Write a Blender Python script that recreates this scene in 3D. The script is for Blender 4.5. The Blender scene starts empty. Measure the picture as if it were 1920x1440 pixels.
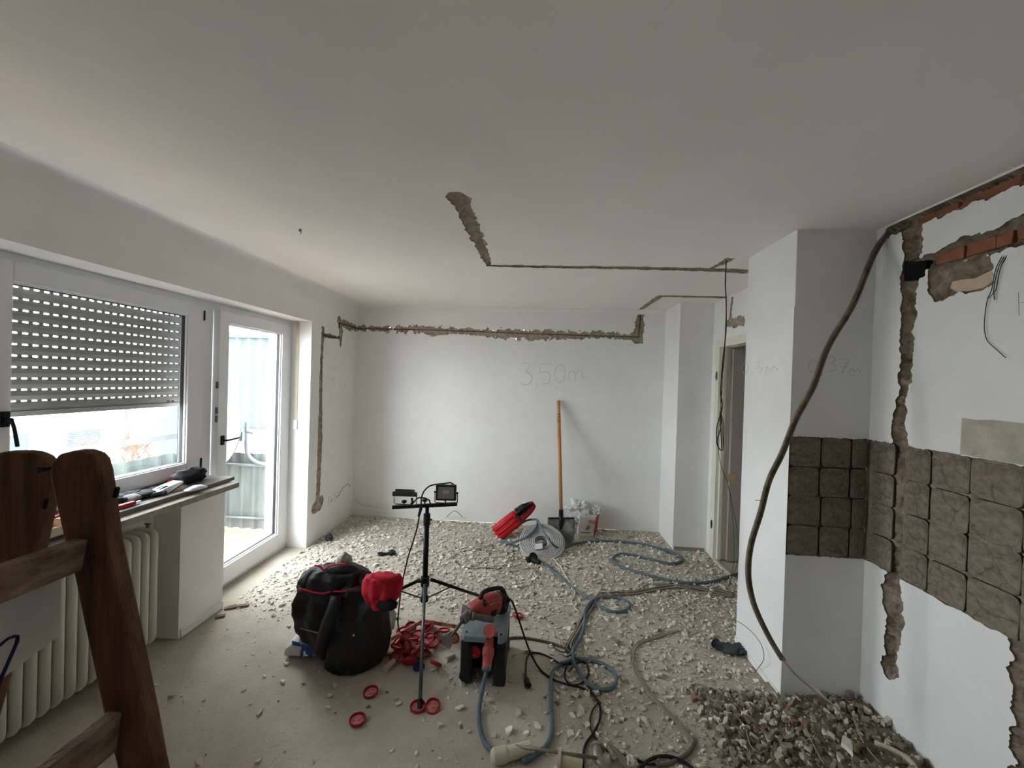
import bpy, bmesh, math, random
import numpy as np
from mathutils import Vector, Matrix, noise
from mathutils.geometry import delaunay_2d_cdt

random.seed(7); np.random.seed(7)
scene = bpy.context.scene
COL = scene.collection

# ------------------------------------------------------------------ camera
F = 725.0; HC = 1.67; H = 2.52          # focal length in px of the 1920 frame, eye height, room height
CX, CY = 960.0, 720.0
ROLL = 0.030; YAW = math.radians(3.934); PITCH = math.radians(0.4335)
EYE = Vector((0, 0, HC))
def _world(v):                            # camera (right, up, forward) -> world
    cp, sp = math.cos(PITCH), math.sin(PITCH)
    up = v[1]*cp - v[2]*sp; fw = v[1]*sp + v[2]*cp
    cy, sy = math.cos(YAW), math.sin(YAW)
    return Vector((v[0]*cy - fw*sy, v[0]*sy + fw*cy, up))
cr, sr = math.cos(ROLL), math.sin(ROLL)
_r, _u, _f = _world((cr, sr, 0)), _world((-sr, cr, 0)), _world((0, 0, 1))
cam = bpy.data.cameras.new('camera'); cam.sensor_fit = 'HORIZONTAL'; cam.sensor_width = 36.0
cam.lens = F/1920*36.0; cam.clip_start = 0.02; cam.clip_end = 200
camo = bpy.data.objects.new('camera', cam); COL.objects.link(camo)
camo.matrix_world = Matrix(((_r.x, _u.x, -_f.x, 0), (_r.y, _u.y, -_f.y, 0), (_r.z, _u.z, -_f.z, HC), (0, 0, 0, 1)))
scene.camera = camo

# ------------------------------------------------------------------ sky, daylight, exposure
world = bpy.data.worlds.new('overcast_sky'); scene.world = world; world.use_nodes = True
bg = world.node_tree.nodes['Background']
bg.inputs[0].default_value = (0.925, 0.955, 1.0, 1); bg.inputs[1].default_value = 1.0
def portal(name, loc, rot, sx, sy):       # sampling aid on the real openings; gives off no light of its own
    l = bpy.data.lights.new(name, 'AREA'); l.shape = 'RECTANGLE'; l.size = sx; l.size_y = sy; l.energy = 1.0
    l.cycles.is_portal = True
    o = bpy.data.objects.new(name, l); COL.objects.link(o); o.location = loc; o.rotation_euler = rot
portal('daylight_window', (-2.62, 1.52, 1.56), (0, -math.pi/2, 0), 1.25, 2.1)
portal('daylight_balcony_door', (-2.62, 3.12, 1.07), (0, -math.pi/2, 0), 2.0, 0.85)
scene.view_settings.view_transform = 'Standard'; scene.view_settings.look = 'None'
scene.view_settings.gamma = 1.0; scene.view_settings.use_curve_mapping = False
scene.view_settings.exposure = 4.4
scene.cycles.max_bounces = 12; scene.cycles.diffuse_bounces = 8; scene.cycles.glossy_bounces = 4
scene.cycles.transmission_bounces = 8; scene.cycles.transparent_max_bounces = 12
scene.cycles.sample_clamp_indirect = 8.0; scene.cycles.caustics_reflective = False; scene.cycles.caustics_refractive = False

# ------------------------------------------------------------------ where things stand (metres)
XL, XF = -2.19, -2.39      # left wall face, inner face of window and balcony-door frames
YB = 4.50                  # back wall
XR = 1.745                 # right wall
XP, YP, YP2 = 1.345, 2.16, 2.63   # pillar: left face, front face, rear face
XJ, YJ = 1.415, 4.04       # chimney breast in the far right corner

def ray(px, py):
    x, y = px-CX, py-CY
    return _world((cr*x + sr*y, sr*x - cr*y, F))
def onz(px, py, z=0.0):
    d = ray(px, py); return EYE + d*((z-HC)/d.z)
def onx(px, py, x):
    d = ray(px, py); return EYE + d*(x/d.x)
def ony(px, py, y):
    d = ray(px, py); return EYE + d*(y/d.y)

# ------------------------------------------------------------------ materials
def lin(c):
    return tuple(((v/255)/12.92 if v/255 <= .04045 else ((v/255+.055)/1.055)**2.4) for v in c)
MATS = {}
def mat(name, rgb, rough=.8, var=.12, scale=8., bump=0., bscale=None, metal=0., rgb2=None, spec=.3, detail=5., stretch=None, mixlo=.35, mixhi=.65, world=False):
    if name in MATS: return MATS[name]
    m = bpy.data.materials.new(name); m.use_nodes = True; nt = m.node_tree
    b = nt.nodes['Principled BSDF']; b.inputs['Roughness'].default_value = rough
    b.inputs['Metallic'].default_value = metal; b.inputs['Specular IOR Level'].default_value = spec
    c = lin(rgb); c2 = lin(rgb2) if rgb2 else tuple(min(1, x*(1+var)) for x in c); c1 = c if rgb2 else tuple(x*(1-var) for x in c)
    tc = nt.nodes.new('ShaderNodeTexCoord'); src = tc.outputs['Object']
    if world: src = nt.nodes.new('ShaderNodeNewGeometry').outputs['Position']   # one pattern across adjoining faces
    if stretch:
        mp = nt.nodes.new('ShaderNodeMapping'); mp.inputs['Scale'].default_value = stretch
        nt.links.new(src, mp.inputs[0]); src = mp.outputs[0]
    n = nt.nodes.new('ShaderNodeTexNoise'); n.inputs['Scale'].default_value = scale; n.inputs['Detail'].default_value = detail
    n.inputs['Roughness'].default_value = .62; nt.links.new(src, n.inputs['Vector'])
    r = nt.nodes.new('ShaderNodeValToRGB'); r.color_ramp.elements[0].position = mixlo; r.color_ramp.elements[1].position = mixhi
    r.color_ramp.elements[0].color = (*c1, 1); r.color_ramp.elements[1].color = (*c2, 1)
    nt.links.new(n.outputs[0], r.inputs[0]); nt.links.new(r.outputs[0], b.inputs['Base Color'])
    if bump:
        n2 = nt.nodes.new('ShaderNodeTexNoise'); n2.inputs['Scale'].default_value = bscale or scale*4; n2.inputs['Detail'].default_value = 6
        nt.links.new(src, n2.inputs['Vector'])
        bp = nt.nodes.new('ShaderNodeBump'); bp.inputs['Strength'].default_value = bump; bp.inputs['Distance'].default_value = .01
        nt.links.new(n2.outputs[0], bp.inputs['Height']); nt.links.new(bp.outputs[0], b.inputs['Normal'])
    MATS[name] = m; return m
def glass_mat(name, tint=(.96, .98, .98)):
    m = bpy.data.materials.new(name); m.use_nodes = True; nt = m.node_tree; nt.nodes.clear()
    out = nt.nodes.new('ShaderNodeOutputMaterial'); mx = nt.nodes.new('ShaderNodeMixShader')
    tr = nt.nodes.new('ShaderNodeBsdfTransparent'); tr.inputs[0].default_value = (*tint, 1)
    gl = nt.nodes.new('ShaderNodeBsdfGlossy'); gl.inputs['Roughness'].default_value = .02
    lwt = nt.nodes.new('ShaderNodeLayerWeight'); lwt.inputs[0].default_value = .5
    pw = nt.nodes.new('ShaderNodeMath'); pw.operation = 'POWER'; pw.inputs[1].default_value = 4.0; nt.links.new(lwt.outputs['Facing'], pw.inputs[0])
    fr = nt.nodes.new('ShaderNodeMath'); fr.operation = 'MULTIPLY_ADD'; fr.inputs[1].default_value = .45; fr.inputs[2].default_value = .025; nt.links.new(pw.outputs[0], fr.inputs[0])
    nt.links.new(fr.outputs[0], mx.inputs[0]); nt.links.new(tr.outputs[0], mx.inputs[1]); nt.links.new(gl.outputs[0], mx.inputs[2])
    nt.links.new(mx.outputs[0], out.inputs[0]); MATS[name] = m; return m

M_WALL = mat('white_wall_paint', (236, 236, 234), .9, .025, 3, .06, 90, world=True)
M_CEIL = mat('ceiling_paint', (243, 242, 239), .92, .02, 2, world=True)
M_REC = mat('chiselled_mortar', (190, 180, 164), .95, .2, 22, .7, 60, rgb2=(150, 140, 124))
M_RECD = mat('dark_mortar', (128, 118, 104), .95, .2, 16, .6, 50, rgb2=(96, 88, 76))
M_PADD = mat('tile_adhesive', (146, 135, 119), .95, .2, 5, .5, 40, rgb2=(112, 102, 88))
M_RECR = mat('chiselled_brickwork', (158, 144, 128), .95, .2, 18, .7, 60, rgb2=(116, 102, 88))
M_PADL = mat('pale_adhesive', (176, 172, 158), .95, .2, 14, .7, 55, rgb2=(150, 146, 132))
M_BRICK = mat('red_brick', (158, 100, 78), .92, .2, 18, .5, 60, rgb2=(128, 82, 64))
M_BLACK = mat('black_plastic', (24, 24, 26), .5, .1, 10)
M_BLACKM = mat('black_steel', (26, 26, 28), .4, .1, 10, metal=.3)
M_PVC = mat('white_pvc', (232, 233, 234), .35, .02, 4, spec=.4)
M_SEAL = mat('dark_seal', (40, 42, 46), .6, .05, 4)
M_GLASS = glass_mat('window_glass')
M_STEEL = mat('grey_steel', (120, 122, 124), .35, .08, 20, metal=.9)
M_RED = mat('red_plastic', (190, 30, 38), .45, .12, 12)
M_REDD = mat('dusty_red_plastic', (178, 66, 62), .6, .15, 20, rgb2=(190, 110, 100))
M_BLUE = mat('blue_grey_rubber', (80, 100, 113), .7, .15, 30, rgb2=(104, 122, 132))
M_GCAB = mat('grey_cable', (148, 142, 130), .75, .15, 40)
M_DCAB = mat('dark_cable', (52, 48, 44), .7, .15, 40)
M_BCAB = mat('black_cable', (28, 28, 28), .6, .1, 40)
M_WCAB = mat('white_cable', (212, 206, 194), .6, .05, 40)
M_CREAM = mat('cream_plastic', (206, 198, 174), .6, .05, 12)
M_PENCIL = mat('pencil_line', (178, 177, 177), .9, .05, 30)
M_PENCILF = mat('faint_pencil_line', (214, 213, 211), .9, .05, 30)

def cracked(m, scale, strength=.8, dark=.45):       # hairline cracks and torn mortar on an adhesive face
    nt = m.node_tree; b = nt.nodes['Principled BSDF']
    tc = nt.nodes.new('ShaderNodeTexCoord'); oi = nt.nodes.new('ShaderNodeObjectInfo')
    mu = nt.nodes.new('ShaderNodeMath'); mu.operation = 'MULTIPLY'; mu.inputs[1].default_value = 37.0; nt.links.new(oi.outputs['Random'], mu.inputs[0])
    ns = nt.nodes.new('ShaderNodeTexNoise'); ns.inputs['Scale'].default_value = scale*2.2; nt.links.new(tc.outputs['Object'], ns.inputs['Vector'])
    va = nt.nodes.new('ShaderNodeVectorMath'); va.operation = 'MULTIPLY_ADD'; va.inputs[1].default_value = (.5, .5, .1); nt.links.new(ns.outputs['Color'], va.inputs[0]); nt.links.new(tc.outputs['Object'], va.inputs[2])
    vb = nt.nodes.new('ShaderNodeVectorMath'); vb.operation = 'ADD'; nt.links.new(va.outputs[0], vb.inputs[0]); nt.links.new(mu.outputs[0], vb.inputs[1])
    vo = nt.nodes.new('ShaderNodeTexVoronoi'); vo.feature = 'DISTANCE_TO_EDGE'; vo.inputs['Scale'].default_value = scale; nt.links.new(vb.outputs[0], vo.inputs['Vector'])
    rp = nt.nodes.new('ShaderNodeValToRGB'); rp.color_ramp.elements[0].position = .0; rp.color_ramp.elements[1].position = .02; nt.links.new(vo.outputs['Distance'], rp.inputs[0])
    src = b.inputs['Base Color'].links[0].from_socket; mx = nt.nodes.new('ShaderNodeMix'); mx.data_type = 'RGBA'; mx.blend_type = 'MULTIPLY'; mx.inputs['Factor'].default_value = dark
    nt.links.new(src, mx.inputs[6]); nt.links.new(rp.outputs[0], mx.inputs[7]); nt.links.new(mx.outputs[2], b.inputs['Base Color'])
    bp = nt.nodes.new('ShaderNodeBump'); bp.inputs['Strength'].default_value = strength; bp.inputs['Distance'].default_value = .02; nt.links.new(rp.outputs[0], bp.inputs['Height'])
    nt.links.new(b.inputs['Normal'].links[0].from_socket, bp.inputs['Normal']); nt.links.new(bp.outputs[0], b.inputs['Normal'])
cracked(M_PADD, .95, .35, .3)

# ------------------------------------------------------------------ mesh helpers
ORG = {}
class MB:
    def __init__(s): s.v = []; s.f = []
    def add(s, vs, fs):
        k = len(s.v); s.v += [tuple(x) for x in vs]; s.f += [tuple(i+k for i in f) for f in fs]; return s
    def box(s, lo, hi):
        x0, y0, z0 = lo; x1, y1, z1 = hi
        return s.add([(x0,y0,z0),(x1,y0,z0),(x1,y1,z0),(x0,y1,z0),(x0,y0,z1),(x1,y0,z1),(x1,y1,z1),(x0,y1,z1)],
                     [(0,3,2,1),(4,5,6,7),(0,1,5,4),(1,2,6,5),(2,3,7,6),(3,0,4,7)])
    def obox(s, c, ax, ay, az):           # centre and three half-axis vectors
        c, ax, ay, az = Vector(c), Vector(ax), Vector(ay), Vector(az)
        vs = [c+i*ax+j*ay+k*az for k in (-1, 1) for i, j in ((-1,-1),(1,-1),(1,1),(-1,1))]
        return s.add(vs, [(0,3,2,1),(4,5,6,7),(0,1,5,4),(1,2,6,5),(2,3,7,6),(3,0,4,7)])
    def bar(s, p0, p1, w, h, up=(0,0,1)): # bar between two points, w sideways, h along up
        p0, p1 = Vector(p0), Vector(p1); d = (p1-p0); n = d.normalized(); u = Vector(up); u = (u-n*u.dot(n)).normalized(); r = n.cross(u)
        return s.obox((p0+p1)/2, d/2, r*(w/2), u*(h/2))
    def tube(s, pts, r, n=8, cap=True, closed=False):
        pts = [Vector(p) for p in pts]; m = len(pts); rr = r if hasattr(r, '__len__') else [r]*m
        k = len(s.v); ref = None
        for i, p in enumerate(pts):
            a = pts[i-1] if (i or closed) else pts[i]; b = pts[(i+1) % m] if (i < m-1 or closed) else pts[i]
            t = (b-a); t = t.normalized() if t.length > 1e-9 else Vector((0,0,1))
            if ref is None: ref = t.orthogonal().normalized()
            ref = ref - t*ref.dot(t); ref = ref.normalized() if ref.length > 1e-6 else t.orthogonal().normalized()
            q = t.cross(ref)
            for j in range(n):
                th = 2*math.pi*j/n; s.v.append(tuple(p + (ref*math.cos(th)+q*math.sin(th))*rr[i]))
        for i in range(m if closed else m-1):
            for j in range(n):
                a = k+i*n+j; b = k+i*n+(j+1) % n; i2 = (i+1) % m; s.f.append((a, b, k+i2*n+(j+1) % n, k+i2*n+j))
        if cap and not closed:
            s.f.append(tuple(k+j for j in reversed(range(n)))); s.f.append(tuple(k+(m-1)*n+j for j in range(n)))
        return s
    def cyl(s, p0, p1, r0, r1=None, n=16): return s.tube([p0, p1], [r0, r0 if r1 is None else r1], n)
    def lathe(s, prof, M=None, n=20, close=False):   # prof: list of (r, z)
        k = len(s.v); M = M or Matrix()
        for r, z in prof:
            for j in range(n):
                th = 2*math.pi*j/n; s.v.append(tuple(M @ Vector((r*math.cos(th), r*math.sin(th), z))))
        for i in range(len(prof)-1):
            for j in range(n):
                s.f.append((k+i*n+j, k+i*n+(j+1) % n, k+(i+1)*n+(j+1) % n, k+(i+1)*n+j))
        s.f.append(tuple(k+j for j in reversed(range(n)))); s.f.append(tuple(k+(len(prof)-1)*n+j for j in range(n)))
        return s
    def prism(s, poly, d):                # poly: 3d loop, d: extrusion vector
        poly = [Vector(p) for p in poly]; d = Vector(d); n = len(poly); k = len(s.v)
        s.v += [tuple(p) for p in poly] + [tuple(p+d) for p in poly]
        s.f.append(tuple(k+i for i in range(n))); s.f.append(tuple(k+n+i for i in reversed(range(n))))
        for i in range(n): s.f.append((k+i, k+n+i, k+n+(i+1) % n, k+(i+1) % n))
        return s
    def loft(s, rings, cap=True):         # equal-length rings of points
        k = len(s.v); n = len(rings[0])
        for r in rings: s.v += [tuple(p) for p in r]
        for i in range(len(rings)-1):
            for j in range(n): s.f.append((k+i*n+j, k+i*n+(j+1) % n, k+(i+1)*n+(j+1) % n, k+(i+1)*n+j))
        if cap: s.f.append(tuple(k+j for j in reversed(range(n)))); s.f.append(tuple(k+(len(rings)-1)*n+j for j in range(n)))
        return s
    def build(s, name, m, parent=None, smooth=False, bevel=0., label=None, cat=None, group=None, kind=None, fix=True, sub=0):
        vs = np.array(s.v, float); lo, hi = vs.min(0), vs.max(0)
        org = Vector(((lo[0]+hi[0])/2, (lo[1]+hi[1])/2, lo[2]))
        me = bpy.data.meshes.new(name); me.from_pydata((vs - np.array(org)).tolist(), [], s.f)
        if fix:
            b = bmesh.new(); b.from_mesh(me); bmesh.ops.recalc_face_normals(b, faces=b.faces); b.to_mesh(me); b.free()
        if smooth: me.polygons.foreach_set('use_smooth', [True]*len(me.polygons))
        me.materials.append(m)
        o = bpy.data.objects.new(name, me); COL.objects.link(o)
        place(o, org, parent)
        if bevel:
            bv = o.modifiers.new('bevel', 'BEVEL'); bv.width = bevel; bv.segments = 2; bv.limit_method = 'ANGLE'; bv.angle_limit = math.radians(40)
        if sub:
            sm = o.modifiers.new('sub', 'SUBSURF'); sm.levels = sub; sm.render_levels = sub
        tag(o, label, cat, group, kind); return o
def place(o, org, parent=None):
    ORG[o.name] = Vector(org)
    if parent is not None: o.parent = parent; o.location = Vector(org) - ORG[parent.name]
    else: o.location = org
def tag(o, label=None, cat=None, group=None, kind=None):
    for k, v in (('label', label), ('category', cat), ('group', group), ('kind', kind)):
        if v: o[k] = v
    return o
def thing(name, label, cat, loc, group=None, kind=None):
    o = bpy.data.objects.new(name, None); COL.objects.link(o); o.empty_display_size = .05; place(o, loc); return tag(o, label, cat, group, kind)
def copy_of(o, org, parent=None, rot=None, scl=None):
    c = o.copy(); COL.objects.link(c)
    for k in list(c.keys()): 
        if k in ('label', 'category', 'group', 'kind'): del c[k]
    c.parent = None; place(c, org, parent)
    if rot is not None: c.rotation_euler = rot
    if scl is not None: c.scale = scl
    return c
def spline(pts, step=.02, closed=False):
    pts = [Vector(p) for p in pts]; out = []; m = len(pts)
    for i in range(m if closed else m-1):
        g = (lambda k: pts[k % m]) if closed else (lambda k: pts[min(max(k, 0), m-1)])
        p0, p1, p2, p3 = g(i-1), g(i), g(i+1), g(i+2)
        n = max(1, int((p2-p1).length/step))
        for j in range(n):
            t = j/n; out.append(.5*((2*p1)+(p2-p0)*t+(2*p0-5*p1+4*p2-p3)*t*t+(3*p1-p0-3*p2+p3)*t**3))
    if not closed: out.append(pts[-1])
    return out
def cable(name, pts, r, m, label=None, cat=None, parent=None, step=.02, n=7, group=None, closed=False):
    return MB().tube(spline(pts, step, closed), r, n, closed=closed).build(name, m, parent, smooth=True, label=label, cat=cat, group=group, fix=False)
def floor_pts(pp, z=.01, ox=0, oy=0, sc=1.):
    out = []
    for q in pp:
        zz = q[2] if len(q) > 2 else z
        out.append(onz(ox+q[0]*sc, oy+q[1]*sc, zz))
    return out
def text_into(mb, body, size, place_fn, thick=.0):   # letters as flat mesh faces put on a surface by place_fn(x, y)
    cu = bpy.data.curves.new('lettering', 'FONT'); cu.body = body; cu.size = size
    o = bpy.data.objects.new('lettering', cu); COL.objects.link(o); dg = bpy.context.evaluated_depsgraph_get()
    me = o.evaluated_get(dg).to_mesh(); vs = [place_fn(v.co.x, v.co.y) for v in me.vertices]; fs = [tuple(p.vertices) for p in me.polygons]
    mb.add(vs, fs); o.evaluated_get(dg).to_mesh_clear(); bpy.data.objects.remove(o); bpy.data.curves.remove(cu); return mb
def N(x, y, z=0.): return noise.noise(Vector((x, y, z)))

# ------------------------------------------------------------------ chiselled surfaces
class Surf:
    def __init__(s, to3, from3, pick): s.to3, s.from3, s.pick = to3, from3, pick
    def px(s, x, y): return s.from3(s.pick(x, y))
S_LEFT = Surf(lambda u, v, d=0: Vector((XL+d, u, v)), lambda p: (p.y, p.z), lambda x, y: onx(x, y, XL))
S_BACK = Surf(lambda u, v, d=0: Vector((u, YB-d, v)), lambda p: (p.x, p.z), lambda x, y: ony(x, y, YB))
S_RIGHT = Surf(lambda u, v, d=0: Vector((XR-d, u, v)), lambda p: (p.y, p.z), lambda x, y: onx(x, y, XR))
S_PF = Surf(lambda u, v, d=0: Vector((u, YP-d, v)), lambda p: (p.x, p.z), lambda x, y: ony(x, y, YP))
S_PL = Surf(lambda u, v, d=0: Vector((XP-d, u, v)), lambda p: (p.y, p.z), lambda x, y: onx(x, y, XP))
S_CEIL = Surf(lambda u, v, d=0: Vector((u, v, H-d)), lambda p: (p.x, p.y), lambda x, y: onz(x, y, H))

def contour(Fg, u0, v0, st):
    nv, nu = Fg.shape; pos = Fg > 0
    cells = (pos[:-1, :-1].astype(int) + pos[:-1, 1:] + pos[1:, :-1] + pos[1:, 1:])
    pts = {}; adj = {}
    def ept(i, j, hor):
        key = (i, j, hor)
        if key not in pts:
            a = Fg[i, j]; b = Fg[i, j+1] if hor else Fg[i+1, j]; t = a/(a-b); t = min(max(t, .08), .92)
            pts[key] = (u0+(j+(t if hor else 0))*st, v0+(i+(0 if hor else t))*st)
        return key
    for i, j in zip(*np.where((cells > 0) & (cells < 4))):
        a, b, c, d = pos[i, j], pos[i, j+1], pos[i+1, j+1], pos[i+1, j]
        e = []
        if a != b: e.append(ept(i, j, 1))
        if b != c: e.append(ept(i, j+1, 0))
        if d != c: e.append(ept(i+1, j, 1))
        if a != d: e.append(ept(i, j, 0))
        prs = [(e[0], e[1])] if len(e) == 2 else ([(e[0], e[1]), (e[2], e[3])] if not a else [(e[0], e[3]), (e[1], e[2])])
        for p, q in prs: adj.setdefault(p, []).append(q); adj.setdefault(q, []).append(p)
    seen = set(); loops = []
    for k in adj:
        if k in seen: continue
        loop = [k]; seen.add(k); prev = None; cur = k
        while True:
            nx = [q for q in adj[cur] if q != prev and (q not in seen)]
            if not nx: break
            prev, cur = cur, nx[0]; seen.add(cur); loop.append(cur)
        if len(loop) > 5: loops.append([pts[q] for q in loop])
    return loops

def chiselled(name, S, rect, shapes, m_wall, m_rec, st=.008, kind='structure', rec_name='chase', lip=.010, rec_label=None, outline=None, seed=0):
    """A plastered face with real recesses. shapes: ('line', [(u, v, halfwidth)...], depth, rough) or ('rect', (u0, u1, v0, v1), depth, rough) or ('poly', pts, depth, rough)."""
    u0, u1, v0, v1 = rect; us = np.arange(u0, u1+st*.5, st); vs = np.arange(v0, v1+st*.5, st)
    U, V = np.meshgrid(us, vs); Fg = np.full(U.shape, -.5); D = np.zeros(U.shape)
    for sh in shapes:
        kindsh, data, depth, rough = sh[:4]
        if kindsh == 'line':
            f = np.full(U.shape, -.5)
            for (a0, b0, w0), (a1, b1, w1) in zip(data[:-1], data[1:]):
                dx, dy = a1-a0, b1-b0; L2 = dx*dx+dy*dy+1e-12
                t = np.clip(((U-a0)*dx+(V-b0)*dy)/L2, 0, 1)
                f = np.maximum(f, w0+(w1-w0)*t-np.hypot(U-a0-t*dx, V-b0-t*dy))
        elif kindsh == 'rect':
            a0, a1, b0, b1 = data; f = np.minimum(np.minimum(U-a0, a1-U), np.minimum(V-b0, b1-V))
        else:
            inside = np.zeros(U.shape, bool); dist = np.full(U.shape, 9.)
            for (a0, b0), (a1, b1) in zip(data, data[1:]+data[:1]):
                dx, dy = a1-a0, b1-b0; t = np.clip(((U-a0)*dx+(V-b0)*dy)/(dx*dx+dy*dy+1e-12), 0, 1)
                dist = np.minimum(dist, np.hypot(U-a0-t*dx, V-b0-t*dy))
                if abs(dy) > 1e-9:
                    c = ((b0 > V) != (b1 > V)) & (U < dx*(V-b0)/dy+a0); inside ^= c
            f = np.where(inside, dist, -dist)
        near = np.argwhere(np.abs(f) < rough*2.2+st)
        for i, j in near:
            u, v = U[i, j], V[i, j]
            f[i, j] += rough*(1.3*N(u*14, v*14, seed+3)+1.0*N(u*38, v*38, seed+9)+.5*N(u*95, v*95, seed))
        Fg = np.maximum(Fg, f); D = np.maximum(D, np.clip(f/.022, 0, 1)*depth)
    Fg[:2] = np.minimum(Fg[:2], -.01); Fg[-2:] = np.minimum(Fg[-2:], -.01); Fg[:, :2] = np.minimum(Fg[:, :2], -.01); Fg[:, -2:] = np.minimum(Fg[:, -2:], -.01)
    def samp(A, u, v):
        x = min(max((u-u0)/st, 0), A.shape[1]-1.001); y = min(max((v-v0)/st, 0), A.shape[0]-1.001); j, i = int(x), int(y); x -= j; y -= i
        return (A[i, j]*(1-x)+A[i, j+1]*x)*(1-y)+(A[i+1, j]*(1-x)+A[i+1, j+1]*x)*y
    loops = contour(Fg, u0, v0, st)
    P = []; E_ = []
    for lp in loops:
        k = len(P); P += lp; E_ += [(k+i, k+(i+1) % len(lp)) for i in range(len(lp))]
    nl = len(P)
    ol = outline or [(u0, v0), (u1, v0), (u1, v1), (u0, v1)]
    ow = P + ol; oe = E_ + [(nl+i, nl+(i+1) % len(ol)) for i in range(len(ol))]
    r = delaunay_2d_cdt([Vector(p) for p in ow], oe, [], 0, 1e-6)
    wall = MB(); wall.v = [tuple(S.to3(p.x, p.y)) for p in r[0]]
    for t in r[2]:
        c = sum((r[0][i] for i in t), Vector((0, 0)))/len(t)
        if samp(Fg, c.x, c.y) <= 0: wall.f.append(tuple(t))
    wo = wall.build(name, m_wall, kind=kind)
    inner = []
    ii = np.argwhere(Fg > st*.9)
    for i, j in ii:
        if (i+j) % 2 == 0: inner.append((U[i, j]+random.uniform(-.3, .3)*st, V[i, j]+random.uniform(-.3, .3)*st))
    r = delaunay_2d_cdt([Vector(p) for p in P+inner], E_, [], 0, 1e-6)
    rec = MB()
    for i, p in enumerate(r[0]):
        u, v = p.x, p.y; onb = samp(Fg, u, v) < st*.35
        dd = lip + (0 if onb else samp(D, u, v)*(.72+.45*N(u*30, v*30, 5)+.3*N(u*80, v*80, 8)))
        rec.v.append(tuple(S.to3(u, v, -max(dd, .002))))
    for t in r[2]:
        c = sum((r[0][i] for i in t), Vector((0, 0)))/len(t)
        if samp(Fg, c.x, c.y) > 0: rec.f.append(tuple(t))
    for lp in loops:                      # broken plaster edge
        k = len(rec.v); n = len(lp)
        rec.v += [tuple(S.to3(u, v, 0)) for u, v in lp] + [tuple(S.to3(u, v, -lip-.004)) for u, v in lp]
        rec.f += [(k+i, k+(i+1) % n, k+n+(i+1) % n, k+n+i) for i in range(n)]
    if rec.f:
        ro = rec.build(rec_name, m_rec, wo)
        if rec_label: ro['label'] = rec_label
    return wo

def L(S, pts):          # pixel polyline (x, y, halfwidth) -> surface line
    return [(*S.px(x, y), w) for x, y, w in pts]

# floor of bare screed
M_FLOOR = mat('bare_screed', (198, 190, 175), .95, .15, 2.2, .5, 55, rgb2=(164, 155, 139), mixlo=.3, mixhi=.72)
fl = MB()
nx_, ny_ = 60, 90
for j in range(ny_+1):
    for i in range(nx_+1):
        x = -2.6+(2.0+2.6)*i/nx_; y = -3.0+(4.6+3.0)*j/ny_
        fl.v.append((x, y, .0015*N(x*3, y*3)))
for j in range(ny_):
    for i in range(nx_):
        a = j*(nx_+1)+i; fl.f.append((a, a+1, a+nx_+2, a+nx_+1))
fl.build('floor', M_FLOOR, kind='structure', smooth=True)

# ceiling with two chases
chiselled('ceiling', S_CEIL, (-1.0, 1.80, 1.60, 4.50), [
    ('line', L(S_CEIL, [(858, 372, .06), (868, 385, .042), (882, 420, .044), (902, 462, .038), (917, 498, .022), (960, 499, .026), (1060, 501, .032), (1160, 502, .034), (1260, 504, .038), (1330, 506, .042), (1398, 509, .046)]), .026, .012),
    ('line', L(S_CEIL, [(840, 372, .012), (878, 372, .012)]), .018, .006),
    ('line', L(S_CEIL, [(1336, 502, .02), (1352, 495, .026), (1364, 488, .03)]), .028, .008),
    ('line', L(S_CEIL, [(1197, 583, .02), (1212, 573, .032), (1238, 555, .034), (1290, 556, .036), (1374, 558, .034)]), .025, .008),
], M_CEIL, M_REC, st=.010, rec_label='rough chiselled slot running across the ceiling')
c2 = MB()
for a, b, c, d in ((-2.6, -1.0, -3.0, 4.6), (-1.0, 1.80, -3.0, 1.60), (1.80, 3.2, -3.0, 4.6), (-1.0, 1.80, 4.5, 4.6)):
    c2.add([(a, c, H), (b, c, H), (b, d, H), (a, d, H)], [(0, 3, 2, 1)])
c2.add([(-2.6, -3, H+.12), (3.2, -3, H+.12), (3.2, 4.6, H+.12), (-2.6, 4.6, H+.12)], [(0, 1, 2, 3)])
c2.build('ceiling_outer', M_CEIL, kind='structure', fix=False)
# soft coves
for nm, R, run in (('trim_1', .13, [(XL, -3.0, YB)]), ('trim_2', .05, [(YB, XL, XJ)])):
    cv = MB(); n = 10
    prof = [(R-R*math.sin(t*math.pi/2/n), R-R*math.cos(t*math.pi/2/n)) for t in range(n+1)]   # (from wall, below ceiling)
    for k, e in enumerate(run[0][1:]):
        for a, b in prof: cv.v.append((XL+a, e, H-b) if nm == 'trim_1' else (e, YB-a, H-b))
    cv.f = [(i, i+1, n+2+i, n+1+i) for i in range(n)]
    cv.build(nm, M_WALL, kind='structure', smooth=True, fix=False)

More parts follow.
